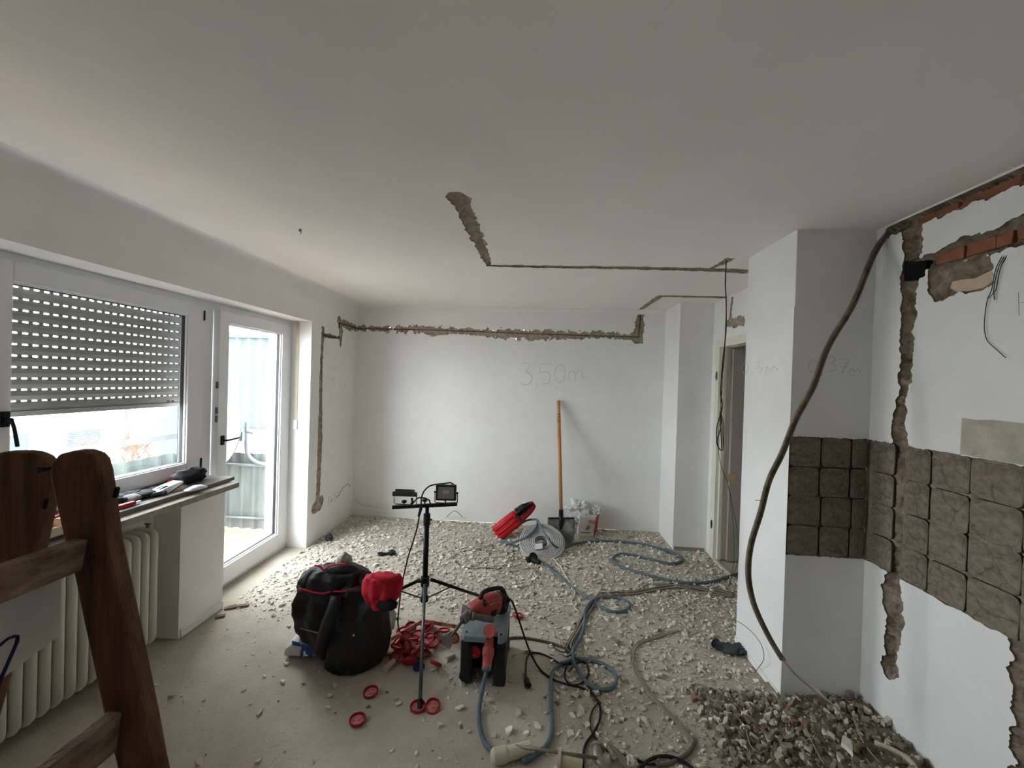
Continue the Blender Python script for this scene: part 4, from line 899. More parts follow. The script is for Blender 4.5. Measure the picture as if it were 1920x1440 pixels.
mb = MB(); mb.tube([ony(563, 1178, 2.105), ony(598, 1187, 2.105)], .004, 6); mb.build('zip', M_STEEL, jk)
j2 = thing('black_trousers', 'black work trousers hanging over the heap in front of the red cuff', 'trousers', onz(675, 1255))
mb = MB(); drape(mb, [(1268, 605, 706), (1258, 603, 716), (1240, 606, 724), (1215, 606, 728), (1190, 612, 725), (1165, 614, 722), (1145, 622, 716), (1125, 632, 708), (1108, 640, 700)], 2.07, .13, 8.7, folds=.05, lean=.03); mb.build('fabric', M_JACK, j2, smooth=True)
mb = MB()
q0 = ony(663, 1191, 2.05)
for a_, b_ in (((-.006, -.006), (.0, .006)), ((.0, .006), (.006, -.006)), ((-.004, 0), (.004, 0))): mb.tube([q0+Vector((a_[0], 0, a_[1])), q0+Vector((b_[0], 0, b_[1]))], .0016, 4)
mb.build('white_logo', M_PVC, j2)
j3 = thing('red_jacket_cuff', 'red and black jacket sleeve flopped over the right side of the heap', 'sleeve', onz(712, 1210))
mb = MB(); drape(mb, [(1146, 694, 738), (1136, 684, 746), (1120, 678, 750), (1104, 677, 751), (1094, 682, 749), (1089, 692, 742)], 2.02, .10, 3.1, folds=.05); mb.build('sleeve', M_JRED, j3, smooth=True)
mb = MB(); Mr = ony(724, 1134, 2.03); lump(mb, Mr, (.062, .03, .03), 12, .25); mb.build('cuff_lining', mat('navy_lining', (22, 22, 32), .8), j3, smooth=True)
mb = MB(); lump(mb, ony(722, 1158, 2.32), (.07, .06, .09), 15, .2, flat=.003); mb.build('paper_bag', mat('white_paper_bag', (214, 212, 212), .7, .05, 20, .3), label='white paper bag half hidden behind the black trousers', cat='bag', smooth=True)

# ------------------------------------------------------------------ power distributor
BX0, BX1, BY0, BY1, BT = -.385, -.135, 2.09, 2.42, .268
box = thing('power_distributor', 'grey and black rubber power distributor with red three-phase sockets', 'distributor', ((BX0+BX1)/2, (BY0+BY1)/2, 0))
M_TEAL = mat('dusty_teal_plastic', (112, 128, 134), .6, .12, 14, rgb2=(140, 150, 152))
M_RUB = mat('black_rubber', (30, 31, 33), .7, .2, 18, rgb2=(44, 44, 44))
for x in (BX0, BX1-.062):
    mb = MB(); mb.box((x, BY0, .012), (x+.062, BY1, BT-.03)); mb.build('corner_post', M_RUB, box, bevel=.018)
    for y in (BY0-.004, BY1-.066):
        mb = MB(); mb.box((x-.004, y, 0), (x+.066, y+.07, .062)); mb.build('foot', M_RUB, box, bevel=.014)
mb = MB(); mb.box((BX0+.05, BY0+.07, .03), (BX1-.05, BY1-.01, BT-.03)); mb.build('socket_panel', mat('dark_panel', (22, 24, 26), .6), box)
mb = MB(); mb.box((BX0+.05, BY0+.02, .05), (BX1-.05, BY0+.09, .078)); mb.build('crossbar', M_RUB, box, bevel=.008)
xs = BX0+.145
mb = MB(); mb.prism([(BX0-.004, BY0+.02, BT-.032), (BX0+.02, BY0-.006, BT-.032), (xs, BY0-.006, BT-.032), (xs, BY0+.05, BT-.032), (xs+.06, BY0+.05, BT-.032), (xs+.06, BY0-.006, BT-.032), (BX1-.02, BY0-.006, BT-.032), (BX1+.004, BY0+.02, BT-.032), (BX1+.004, BY1, BT-.032), (BX0-.004, BY1, BT-.032)], (0, 0, .032)); mb.build('top_plate', M_TEAL, box, bevel=.006)
for x in (BX0+.028, BX1-.03):
    mb = MB(); mb.cyl((x, BY0+.03, BT-.004), (x, BY0+.03, BT+.002), .007, n=10); mb.build('screw', M_BLACK, box)
def disc(c, nrm, r, t, m, nm, parent, n=24, dome=.0):
    nrm = Vector(nrm).normalized(); Mx = Matrix.Translation(c) @ nrm.to_track_quat('Z', 'Y').to_matrix().to_4x4()
    mb = MB(); mb.lathe([(r*.92, -t/2), (r, -t/4), (r, t/4), (r*.92, t/2), (r*.3, t/2+dome)], Mx, n=n); return mb.build(nm, m, parent, smooth=False)
c1_ = ony(918, 1183, BY0-.02); cap1 = disc(c1_, (0, -.75, .66), .033, .012, M_REDD, 'socket_flap', box)
mb = MB(); mb.bar(c1_+Vector((0, .006, -.02)), c1_+Vector((0, .03, -.062)), .016, .01); mb.build('flap_hinge', M_REDD, cap1)
c2_ = ony(890, 1222, BY0+.035); cap2 = disc(c2_, (0, -1, .12), .034, .014, M_RED, 'socket_flap', box)
for s_ in (-1, 1):
    mb = MB(); mb.obox(c2_+Vector((.004*s_, -.009, -.012)), (.0025, 0, 0), (0, .001, 0), (0, 0, .002)); mb.build('yellow_mark', mat('yellow_mark', (220, 180, 60), .6), cap2)
pg = thing('three_phase_plug', 'red three-phase plug pushed into the distributor front', 'plug', Vector((-.25, 2.0, .1)))
pa, pb_, pc_ = ony(918, 1196, BY0+.03), ony(915, 1228, BY0-.03), ony(912, 1256, BY0-.075)
mb = MB(); mb.tube([pa, pa+(pb_-pa)*.55, pa+(pb_-pa)*.6, pb_, pb_+(pc_-pb_)*.2, pb_+(pc_-pb_)*.85], [.024, .026, .032, .032, .027, .024], 18); mb.build('plug_body', M_REDD, pg)
mb = MB(); e_ = pb_+(pc_-pb_)*.82; mb.tube([e_, e_+(pc_-e_)*.6, pc_, pc_+(pc_-e_)*.5], [.025, .026, .024, .018], 8); mb.build('cable_gland', mat('dusty_gland', (108, 108, 100), .7), pg)

# ------------------------------------------------------------------ rotary hammer lying on the distributor
ham = thing('rotary_hammer', 'dusty red rotary hammer with a wide chisel lying on the distributor', 'hammer drill', Vector((-.27, 2.25, BT)))
M_HAM = mat('dusty_red_housing', (176, 58, 54), .6, .2, 14, rgb2=(150, 84, 76))
M_GREYD = mat('dusty_grey_plastic', (104, 100, 96), .75, .2, 30)
hf_, hr_ = ony(884, 1146, 2.15), ony(934, 1138, 2.30)
hf_.z = max(hf_.z, BT+.055); hr_.z = BT+.062
ax_ = (hr_-hf_); axn = ax_.normalized(); upv = Vector((0, 0, 1)); upv = (upv-axn*upv.dot(axn)).normalized(); sd_ = axn.cross(upv)
def sect(t, w, h, oz=0, p=.6, n=22):
    c = hf_+ax_*t+upv*oz
    return [c+sd_*(w*math.copysign(abs(math.cos(a))**p, math.cos(a)))+upv*(h*math.copysign(abs(math.sin(a))**p, math.sin(a))) for a in [2*math.pi*i/n for i in range(n)]]
mb = MB(); mb.loft([sect(-.12, .025, .025, 0), sect(0, .036, .04), sect(.2, .042, .052, .004), sect(.5, .046, .058, .01), sect(.8, .046, .058, .012), sect(.95, .044, .055, .012)]); mb.build('housing', M_HAM, ham, smooth=True)
mb = MB(); mb.loft([sect(.93, .044, .058, .01), sect(1.05, .045, .06, .008), sect(1.2, .042, .058, .004), sect(1.28, .034, .046, .0)]); mb.build('rear_grip', M_RUB, ham, smooth=True)
mb = MB(); mb.tube(spline([hf_+ax_*.25+upv*.055, hf_+ax_*.3+upv*.088, hf_+ax_*.6+upv*.098, hf_+ax_*1.0+upv*.092, hf_+ax_*1.18+upv*.06], .02), .013, 10); mb.build('top_handle', M_RUB, ham, smooth=True)
dl = ony(893, 1119, 2.12); q = hf_+ax_*.32+upv*.04-sd_*.0
sgn = -1 if sd_.y > 0 else 1
q = hf_+ax_*.3+upv*.045+sd_*(.032*sgn); disc(q, sd_*sgn*.6+upv*.6, .018, .012, M_BLACK, 'mode_dial', ham, n=16)
mb = MB()
for k in range(5):
    a = hf_+ax_*(.45+.09*k)+upv*.035+sd_*(.0465*sgn); mb.tube(spline([a, a+axn*.006+upv*(.012 if k % 2 else .006), a+axn*.012], .004), .0014, 4)
mb.build('white_script', M_PVC, ham)
mb = MB(); q = hf_+ax_*.66-upv*.018+sd_*(.046*sgn); mb.obox(q, axn*.018, upv*.018, sd_*.003); mb.build('vent_grille', M_BLACK, ham, bevel=.002)
ch0 = hf_-axn*.02; tipc = ony(867, 1164, 2.06); 
mb = MB(); mb.obox(hf_-axn*.03, axn*.012, sd_*.04, upv*.022); mb.build('collar', M_GREYD, ham, bevel=.004)
cd = (tipc-hf_); cdn = cd.normalized()
mb = MB(); mb.tube([hf_-axn*.02, hf_+cd*.35, hf_+cd*.5, hf_+cd*.55, hf_+cd*.85, hf_+cd*.95], [.026, .026, .025, .028, .026, .021], 18); mb.build('chuck', M_GREYD, ham)
sh0 = ony(884, 1155, 2.10); sh1 = ony(926, 1162, 2.13); sh1.z = max(sh1.z, BT+.02); sh0.z = max(sh0.z, BT+.022)
mb = MB(); mb.tube([sh0, sh0+(sh1-sh0)*.12, sh0+(sh1-sh0)*.2, sh0+(sh1-sh0)*.5, sh0+(sh1-sh0)*.93, sh1], [.022, .022, .015, .018, .017, .012], 14); mb.build('side_handle', M_GREYD, ham, smooth=True)
ct0, ct1, ct2 = tipc, ony(846, 1193, 1.98), ony(834, 1212, 1.93)
mb = MB(); mb.tube([hf_+cd*.9, ct1], .0085, 10); chs = mb.build('chisel_shank', mat('chisel_steel', (96, 92, 90), .5, .1, 20, metal=.5), ham, smooth=True)
dn = (ct2-ct1).normalized(); w0 = Vector((.35, -.1, -.6)); w0 = Vector((1, .1, 0)); w0 = (w0-dn*w0.dot(dn)).normalized(); nn = dn.cross(w0)
mb = MB(); mb.loft([[ct1-w0*.008-nn*.005, ct1+w0*.008-nn*.005, ct1+w0*.008+nn*.005, ct1-w0*.008+nn*.005], [ct1+dn*.02-w0*.028-nn*.004, ct1+dn*.02+w0*.028-nn*.004, ct1+dn*.02+w0*.028+nn*.004, ct1+dn*.02-w0*.028+nn*.004], [ct2-w0*.029-nn*.001, ct2+w0*.029-nn*.001, ct2+w0*.029+nn*.001, ct2-w0*.029+nn*.001]]); mb.build('chisel_blade', MATS['chisel_steel'], ham)
C8 = lambda pp, z=.008: floor_pts(pp, z, 880, 1060, .2708)
C4 = lambda pp, z=.012: floor_pts(pp, z, 860, 880, .389)
cable('power_cord', [hf_+ax_*1.25, ony(957, 1124, 2.28), ony(966, 1142, 2.24)] + C8([(380, 490, .12), (430, 620, .04), (490, 720, .008), (580, 790), (680, 825, .02), (780, 850), (850, 890), (890, 940), (910, 1000), (900, 1080), (860, 1160), (810, 1230), (790, 1310), (790, 1420)], .008), .0058, M_BCAB, parent=ham)
mb = MB(); e0 = hf_+ax_*1.22; e1 = ony(957, 1124, 2.28); mb.tube([e0, e0+(e1-e0)*.5, e1], [.012, .009, .007], 8); mb.build('cord_sleeve', M_BLACK, ham, smooth=True)

# ------------------------------------------------------------------ red socket-box lids
LID = None; n_lid = 0
def lid(p, rot, scl, lab, grp=None):
    global LID, n_lid
    if LID is None:
        mb = MB(); mb.lathe([(.034, .0), (.038, .004), (.0385, .014), (.0345, .014), (.033, .0045), (.026, .0035), (.024, .005), (.006, .0048)], n=26)
        LID = mb.build('socket_box_lid', mat('bright_red_plastic', (172, 30, 38), .5, .12, 25, rgb2=(160, 48, 52)))
        mb = MB(); mb.lathe([(.031, .0046), (.029, .0062), (.012, .0066)], n=22); LIDF = mb.build('dusty_face', mat('dusty_lid_face', (196, 150, 138), .9, .25, 60, rgb2=(170, 70, 68)), LID); LIDF.location = (0, 0, .0046); lid.face = LIDF
        o = LID
    else:
        o = copy_of(LID, (0, 0, 0)); f_ = lid.face.copy(); COL.objects.link(f_); f_.parent = o; f_.location = (0, 0, .0046)
    o.location = p; o.rotation_euler = rot; o.scale = (scl,)*3; tag(o, lab, 'lid', grp); n_lid += 1; return o
for (x, y, lab, r_) in ((695, 1300, 'red round lid alone on the screed behind the front one', (.05, -.03, 0)), (670, 1352, 'red round lid lying nearest the camera on bare screed', (.02, .05, 1)), (783, 1327, 'red round lid pressed under the tripod foot', (.0, .0, 2)), (811, 1326, 'red round lid leaning beside the tripod foot', (.25, .1, 0)), (971, 1156, 'red round lid behind the hammer cord among rubble', (-.2, .1, 0)), (893, 1240, None, None)):
    if lab: lid(onz(x, y, .004), r_, 1., lab)
rnd = random.Random(21)
PL = 'red plastic socket-box lid in the loose heap beside the black trousers'; PG = 'heap of red socket-box lids'
hp = [(745, 1205), (760, 1195), (772, 1200), (785, 1190), (795, 1205), (805, 1198), (750, 1222), (765, 1215), (780, 1218), (790, 1228), (772, 1232), (758, 1238), (742, 1232), (800, 1218), (742, 1215), (755, 1185), (770, 1178), (806, 1178), (798, 1172), (815, 1190), (785, 1206), (762, 1226), (750, 1200), (778, 1210), (812, 1206), (766, 1203)]
for k, (x, y) in enumerate(hp):
    zz = .006+.028*max(0, 1-math.hypot(x-770, (y-1212)*1.6)/45)*(1+k % 3)*.9
    lid(onz(x, y, zz+.012), (rnd.gauss(0, .5), rnd.gauss(0, .5), rnd.uniform(0, 6)), rnd.uniform(.85, 1.08), PL, PG)
for (x, y, rot, lab) in ((766, 1243, (-1.0, .3, .4), 'pinkish red lid standing on edge at the front of the lid heap'), (816, 1247, (-.7, .5, .2), 'red oval lid tilted beside the tripod leg'), (833, 1184, (-.3, 0, 0), 'red lid with a white label near the chisel'), (850, 1197, (.2, .5, 0), 'red lid half hidden behind the chisel blade')):
    lid(onz(x, y, .028), rot, .98, lab)
mb = MB(); mb.lathe([(.03, 0), (.034, .003), (.034, .008), (.03, .009)], Matrix.Translation(onz(785, 1252, .003)), n=22); mb.build('bottle_top', mat('navy_plastic', (34, 44, 90), .5), label='dark blue plastic lid at the front of the red lids', cat='lid')
for i, (x, y, x2, y2, r_, lab) in enumerate(((722, 1256, 738, 1240, .017, 'pale plastic tube piece touching the black trousers'), (796, 1222, 812, 1224, .016, 'pale plastic tube piece behind the tripod leg'), (838, 1236, 852, 1228, .012, 'small clear tube piece by the distributor'))):
    mb = MB(); a, b = onz(x, y, r_), onz(x2, y2, r_); mb.tube([a, b], r_, 14); mb.build('tube_piece', mat('pale_pink_plastic', (196, 170, 164), .5, .08, 20), label=lab, cat='tube')
q = onz(738, 1216, .002); mb = MB(); mb.prism([onz(722, 1232, .002), onz(724, 1200, .002), onz(746, 1196, .002), onz(752, 1218, .002)], (0, 0, .004)); mb.build('cardboard_flap', mat('brown_cardboard', (150, 122, 96), .9, .1, 20), label='brown cardboard scrap under the red lids by the trousers', cat='cardboard')
# folding rule
fr = thing('folding_rule', 'open wooden folding rule with orange marks behind the lid heap', 'ruler', onz(793, 1166))
M_RULE = mat('rule_wood', (186, 172, 150), .7, .12, 20); M_ORG = mat('rule_orange', (206, 120, 84), .7)
ra, rb_, rc_ = onz(733, 1198, .03), onz(793, 1164, .03), onz(858, 1175, .03)
for a, b in ((ra, rb_), (rb_, rc_)):
    mb = MB(); mb.bar(a, b, .006, .026); so = mb.build('segment', M_RULE, fr)
    for t in (.25, .45, .85):
        q = a+(b-a)*t; mb = MB(); mb.bar(q, q+(b-a)*.1, .0075, .0262); mb.build('orange_mark', M_ORG, so)
mb = MB(); mb.cyl(rb_-Vector((0, 0, .014)), rb_+Vector((0, 0, .014)), .006, n=10); mb.build('joint', M_STEEL, fr)
# black adaptor on the floor, black bits, glove
p = onz(727, 1040); ad = thing('black_adaptor', 'small black adaptor plug lying on the pale debris behind the jackets', 'plug', p)
mb = MB(); mb.lathe([(.028, 0), (.032, .006), (.032, .03), (.026, .036)], Matrix.Translation(p+Vector((.035, .0, .004))) @ Matrix.Rotation(.4, 4, 'Y'), n=18); mb.build('plug_head', M_BLACK, ad)
mb = MB(); mb.tube(spline([p+Vector((.02, 0, .012)), p+Vector((-.02, -.01, .012)), p+Vector((-.05, -.02, .014))], .02), .012, 10); mb.build('neck', M_BLACK, ad)
mb = MB(); mb.tube([p+Vector((-.055+.024*math.cos(t), -.025+.02*math.sin(t), .016)) for t in [i*math.pi/8 for i in range(16)]], .009, 8, closed=True); mb.build('ring', M_BLACK, ad, smooth=True)
p = onz(617, 1014); mb = MB(); lump(mb, p+Vector((0, 0, .03)), (.035, .035, .035), 4, .35, flat=.002); mb.build('grey_rag', mat('dark_grey_cloth', (62, 64, 68), .9, .2, 30), label='small dark grey rag in the debris by the left wall', cat='rag', smooth=True)
gv = thing('floor_glove', 'dark grey work glove on the rubble by the pillar', 'glove', onz(1372, 1222)); M_FG = mat('slate_glove', (74, 80, 84), .9, .25, 30, .5)
p = onz(1368, 1224); mb = MB(); lump(mb, p+Vector((0, 0, .025)), (.055, .045, .026), 7, .35, flat=.002); mb.build('palm', M_FG, gv, smooth=True)
for k in range(4):
    mb = MB(); q = p+Vector((.035, -.03+.02*k, .022)); mb.tube(spline([q, q+Vector((.04, .004*k, .012)), q+Vector((.065, -.004, -.006))], .02), .0115, 8); mb.build('finger', M_FG, gv, smooth=True)
mb = MB(); q = p+Vector((-.05, .01, .024)); mb.tube([q, q+Vector((-.02, .004, .012)), q+Vector((-.035, .006, .024))], [.026, .03, .032], 12, cap=False); mb.build('cuff', M_FG, gv, smooth=True)

# ------------------------------------------------------------------ cables on the floor
a0 = pc_+(pc_-e_)*.3
hose = [a0, ony(906, 1285, BY0-.10)] + floor_pts([(899, 1325, .02), (899, 1362), (910, 1395), (928, 1412, .025)], .012)
cable('blue_extension_cable', hose, .0105, M_BLUE, label='blue-grey rubber cable from the red plug to the cream coupling', cat='cable', n=9)
h1 = C8([(370, 1360, .02), (460, 1310), (540, 1240), (572, 1120), (565, 960), (563, 840), (575, 750), (630, 685), (720, 650, .03), (830, 655), (930, 685), (1000, 740), (1020, 800), (990, 845), (920, 860), (855, 845), (800, 795), (745, 710), (716, 640, .04), (722, 580, .03), (770, 500), (796, 400), (805, 310, .02), (840, 255, .03), (900, 225), (980, 220), (1060, 235), (1108, 270), (1095, 305), (1040, 322), (960, 312), (890, 275), (840, 235, .02), (720, 160), (620, 75), (540, 10)], .012) + C4([(460, 490), (390, 440), (330, 400), (260, 368), (200, 348)], .012)
cable('blue_extension_cable', h1, .0108, M_BLUE, label='blue-grey cable looping from the cream coupling across the rubble to the shovel', cat='cable', n=9)
h2 = C4([(235, 352), (300, 382), (400, 408), (470, 403, .02), (500, 385, .02), (560, 358), (700, 345), (850, 355), (980, 385), (1060, 415), (1076, 440), (1030, 455), (950, 440), (850, 415), (780, 408), (745, 428), (765, 462), (850, 492), (960, 522), (1080, 546), (1200, 546), (1280, 524), (1330, 508), (1400, 490)], .012)
cable('blue_extension_cable', h2, .0125, M_BLUE, label='blue-grey cable snaking in an S from the shovel to the doorway', cat='cable', n=9)
cp = thing('cable_coupling', 'cream plastic cable coupling in front on the screed', 'coupling', onz(960, 1420))
a, b, c = onz(926, 1418, .03), onz(948, 1414, .03), onz(993, 1402, .028)
mb = MB(); mb.tube([a-(b-a)*.25, a, b, b+(c-b)*.05], [.02, .030, .032, .028], 18); mb.build('coupling_head', M_CREAM, cp)
mb = MB(); mb.tube([b, b+(c-b)*.1, c], [.026, .027, .026], 16); mb.build('coupling_sleeve', M_CREAM, cp)
# plug with black cap half-way along the cable
q = onz(999, 1050, .02); bp = thing('black_cable_plug', 'black plug with a round cap joining the blue cables near the shovel', 'plug', q)
mb = MB(); mb.lathe([(.04, 0), (.046, .006), (.046, .012), (.03, .016)], Matrix.Translation(q+Vector((.0, .0, .02))) @ Matrix.Rotation(.9, 4, 'X') @ Matrix.Rotation(.5, 4, 'Y'), n=20); mb.build('round_cap', M_BLACK, bp)
mb = MB(); mb.tube([q+Vector((-.05, -.02, .005)), q+Vector((-.02, 0, .01)), q+Vector((.06, -.06, .008))], [.026, .03, .016], 12); mb.build('plug_body', M_BLACK, bp)
# bundle of stripped flat cables
bun = thing('cable_bundle', 'bundle of dusty beige cables trailing from the pillar into the tangle', 'cables', C8([(860, 250)])[0])
base = [(1830, 205), (1700, 178), (1560, 155), (1420, 140), (1300, 165), (1150, 187), (1000, 197), (910, 210), (860, 245), (825, 310), (790, 370), (740, 450), (700, 540), (690, 580)]
for k in range(5):
    rnd = random.Random(k); off = (k-2)*9
    pts = [(x+off*(1 if y > 230 else .15)+rnd.uniform(-8, 8), y+off*(.15 if y > 230 else .8)+rnd.uniform(-6, 6)) for x, y in base]
    cable('strand', C8(pts, .008+.006*(k % 2)), .0055, M_GCAB if k % 2 else mat('brown_grey_cable', (112, 100, 86), .8, .2, 30), parent=bun, n=6)
cable('flat_cable', C8([(1810, 215), (1600, 190), (1420, 138), (1250, 128), (1180, 165), (1080, 190)], .01), .005, M_GCAB, label='beige flat cable crossing behind the looped blue cable', cat='cable')
cable('grey_cable', C8([(255, 505), (350, 498), (450, 512), (560, 535), (640, 565), (700, 600), (720, 660)], .009), .0075, mat('dusty_dark_cable', (96, 92, 84), .8, .2, 30), label='dusty grey cable running from behind the distributor to the tangle', cat='cable')
pgc = thing('plug_lead', 'black lead with a plug lying in front of the distributor', 'lead', C8([(405, 830)])[0])
cable('lead', C8([(392, 770, .015), (392, 700), (400, 640), (430, 605), (500, 612), (580, 650), (640, 685), (720, 680, .02), (790, 670), (825, 710), (815, 780), (760, 825), (700, 825), (662, 780), (668, 710), (710, 660, .03), (740, 640, .03)], .006), .005, M_BCAB, parent=pgc)
q = C8([(402, 815)])[0]; mb = MB(); mb.tube([C8([(390, 770)], .016)[0], C8([(398, 800)], .016)[0], C8([(408, 835)], .016)[0]], [.008, .016, .019], 10); mb.build('plug_body', M_BLACK, pgc)
for s_ in (-1, 1):
    a = C8([(410, 838)], .016)[0]+Vector((.008*s_, 0, 0)); mb = MB(); mb.tube([a, a+Vector((.004, -.03, 0))], .0024, 6); mb.build('pin', M_STEEL, pgc)
tg = thing('cable_tangle', 'knot of loose wire ends where the cables cross', 'cables', C8([(720, 640)])[0])
rnd = random.Random(9)
for k in range(9):
    a = Vector((700+rnd.uniform(-20, 40), 620+rnd.uniform(-30, 50), 0)); an = rnd.uniform(0, 6.28); l = rnd.uniform(50, 130)
    cable('wire_end', C8([(a.x, a.y, .02), (a.x+l*.5*math.cos(an), a.y+l*.35*math.sin(an), .05), (a.x+l*math.cos(an+.4), a.y+l*.7*math.sin(an+.4), .015)]), .0032, M_DCAB, parent=tg, n=5)
cable('twisted_lead', C8([(890, 955, .02), (855, 1000), (835, 1080), (850, 1160), (905, 1235), (960, 1290, .05)], .007), .004, M_DCAB, label='thin dark lead curling beside the hammer cord in front', cat='cable')
cable('twisted_lead', C8([(815, 800), (830, 850), (870, 910), (905, 960)], .007), .0075, M_DCAB, label='short dark cable joining the looped blue cable to the hammer cord', cat='cable')
cst = thing('conduit_strip', 'long dusty bundle of flat beige cables bent at a corner on the screed', 'cables', C8([(1300, 950)])[0])
for k in range(3):
    o_ = (k-1)*11; cable('strand', C8([(1440+o_, 450), (1300, 490+o_), (1200, 522+o_), (1140+o_, 575), (1128+o_, 640), (1150+o_, 735), (1215+o_, 845), (1330+o_, 975), (1450+o_, 1095), (1565+o_, 1210)], .008), .0052, M_GCAB, parent=cst, n=6)
cable('strand', C8([(1565, 1215), (1530, 1280), (1475, 1330), (1350, 1380), (1280, 1375)], .008), .009, mat('brown_grey_cable', (112, 100, 86)), parent=cst, n=6)
cable('black_cable', C8([(1180, 1420), (1220, 1365), (1290, 1330), (1370, 1322), (1450, 1345), (1520, 1385), (1570, 1430)], .012), .0075, M_BCAB, label='black cable arching along the bottom edge of the floor', cat='cable')
cable('black_cable', C8([(1000, 1290), (1080, 1320), (1150, 1345), (1215, 1370), (1290, 1378)], .010), .006, M_DCAB, label='dark cable running from the metal elbow to the bent cable bundle', cat='cable')
cable('pale_cable', C4([(440, 410), (490, 470), (525, 530), (560, 590), (545, 640), (580, 690)], .008), .0045, M_WCAB, label='thin pale cable curling beside the blue cable in the middle', cat='cable')
# thin wires lying in loops
def loop_px(cx_, cy_, rx, ry, n, seed, lab, r=.0018, m=None, turns=2):
    rnd = random.Random(seed); pts = []
    for i in range(n*turns+1):
        t = 2*math.pi*i/n; pts.append((cx_+(rx+rnd.uniform(-5, 5))*math.cos(t)+i*.4, cy_+(ry+rnd.uniform(-3, 3))*math.sin(t)))
    cable('wire_loop', floor_pts(pts, .008), r, m or M_GCAB, label=lab, cat='wire', n=5)
loop_px(968, 1082, 35, 20, 10, 1, 'thin grey wire coiled in an oval behind the hammer')
loop_px(905, 1048, 58, 18, 12, 2, 'thin grey wire looped on the debris behind the tripod pole', m=M_DCAB)
loop_px(955, 1058, 62, 12, 12, 3, 'thin dark wire looped in front of the red tool case', m=M_DCAB, turns=1)
cable('wire_loop', floor_pts([(700, 990), (640, 1003), (628, 985, .05), (650, 972, .1), (700, 975, .02), (760, 980)], .008), .003, M_WCAB, label='pale wire curling out of the left corner', cat='wire')
cable('corner_cable', [ony(x, y, 4.46) for x, y in ((664, 938), (680, 946), (700, 950), (715, 953), (728, 960))], .006, M_WCAB, label='white cable poking from the back wall beside the corner', cat='cable')
cable('wire_arch', [onz(835, 972), ony(845, 962, 4.3), ony(853, 958, 4.3), ony(862, 964, 4.3), onz(868, 972)], .003, M_DCAB, label='thin dark wire arching against the back wall base', cat='wire')

# ------------------------------------------------------------------ old pipe and fittings at the bottom edge
q = onz(1050, 1420); ft = thing('old_handle_bar', 'long thin metal bar with a short stub on the floor in front', 'bar', q)
a, b = onz(966, 1399, .05), onz(1118, 1421, .055)
mb = MB(); mb.tube([a, b], .0065, 10); mb.build('bar', mat('tarnished_metal', (128, 120, 102), .5, .15, 20, metal=.4), ft, smooth=True)
s0 = onz(980, 1403, .045); mb = MB(); mb.tube([s0, Vector((s0.x+.003, s0.y-.01, .004))], .006, 8); mb.build('stub', MATS['tarnished_metal'], ft, smooth=True)
el = thing('metal_elbow', 'grey metal pipe elbow at the end of the thin bar', 'fitting', onz(1125, 1428)); M_TIN = mat('dull_tin', (140, 136, 126), .45, .1, 12, metal=.5)
e = [onz(1122, 1400, .045), onz(1120, 1415, .04), onz(1128, 1432, .035), onz(1145, 1438, .035)]
mb = MB(); mb.tube(spline(e, .012), .024, 14); mb.build('bend', M_TIN, el, smooth=True)
mb = MB(); mb.tube([e[0]+(e[0]-e[1])*.1, e[0]-(e[0]-e[1])*.3], .028, 14); mb.build('rim', M_TIN, el)
ck = thing('cream_socket_piece', 'cream broken plastic pipe socket lying under the thin bar', 'fitting', onz(1065, 1432))
a, b = onz(1046, 1424, .028), onz(1092, 1436, .026)
mb = MB(); mb.tube([a, a+(b-a)*.12, a+(b-a)*.13, b], [.034, .034, .026, .024], 16); mb.build('socket', mat('aged_cream_plastic', (186, 176, 148), .6, .1, 12), ck)
mb = MB(); a, b = onz(1122, 1436, .02), onz(1150, 1455, .02); mb.tube([a, b], [.024, .022], 14); mb.build('cream_pipe_piece', MATS['aged_cream_plastic'], label='short cream pipe piece cut off by the bottom edge', cat='pipe')
sb = thing('cable_straps', 'bundle of flat beige straps standing over the metal elbow', 'cables', onz(1145, 1425))
for k in range(4):
    a, b = onz(1140+5*k, 1392+4*k, .05), onz(1180+5*k, 1448, .012); mb = MB(); mb.bar(a, b, .012, .004); mb.build('strap', M_GCAB, sb)
mb = MB(); lump(mb, onz(1183, 1428, .02), (.028, .026, .02), 31, .4, nu=14, nv=9, flat=.002); mb.build('plaster_lump', mat('pale_plaster', (200, 196, 184), .95, .1, 20, .6), label='pale round plaster lump beside the beige straps', cat='rubble')

# ------------------------------------------------------------------ group at the back wall
sv = thing('shovel', 'shovel with a pale wooden handle leaning against the back wall', 'shovel', Vector((.26, 3.95, 0)))
st0 = ony(1047, 751, 4.47); sb0 = ony(1052, 960, 4.14); sdir = (st0-sb0)
mb = MB(); mb.tube([sb0-sdir*.03, sb0+sdir*.5, st0-sdir*.01, st0], [.019, .0195, .0195, .015], 14); mb.build('handle', mat('ash_wood', (196, 146, 96), .6, .15, 4, rgb2=(176, 124, 78), stretch=(6, 6, 1)), sv, smooth=True)
for k, z in enumerate((.86, .835, .81, .79)):
    mb = MB(); c = sb0+sdir*z; mb.tube([c, c+sdir*.008], .0203, 14); mb.build('burnt_mark', mat('burnt_brand', (120, 82, 52), .7), sv)
M_BLADE = mat('worn_shovel_steel', (84, 84, 84), .55, .3, 14, metal=.4, rgb2=(128, 126, 120))
mb = MB(); k0 = ony(1052, 956, 4.14); k1 = ony(1052, 975, 4.10); mb.tube([k0, k1, ony(1051, 1005, 4.05)], [.024, .026, .010], 12); mb.build('socket', M_BLACKM, sv, smooth=True)
rows = []
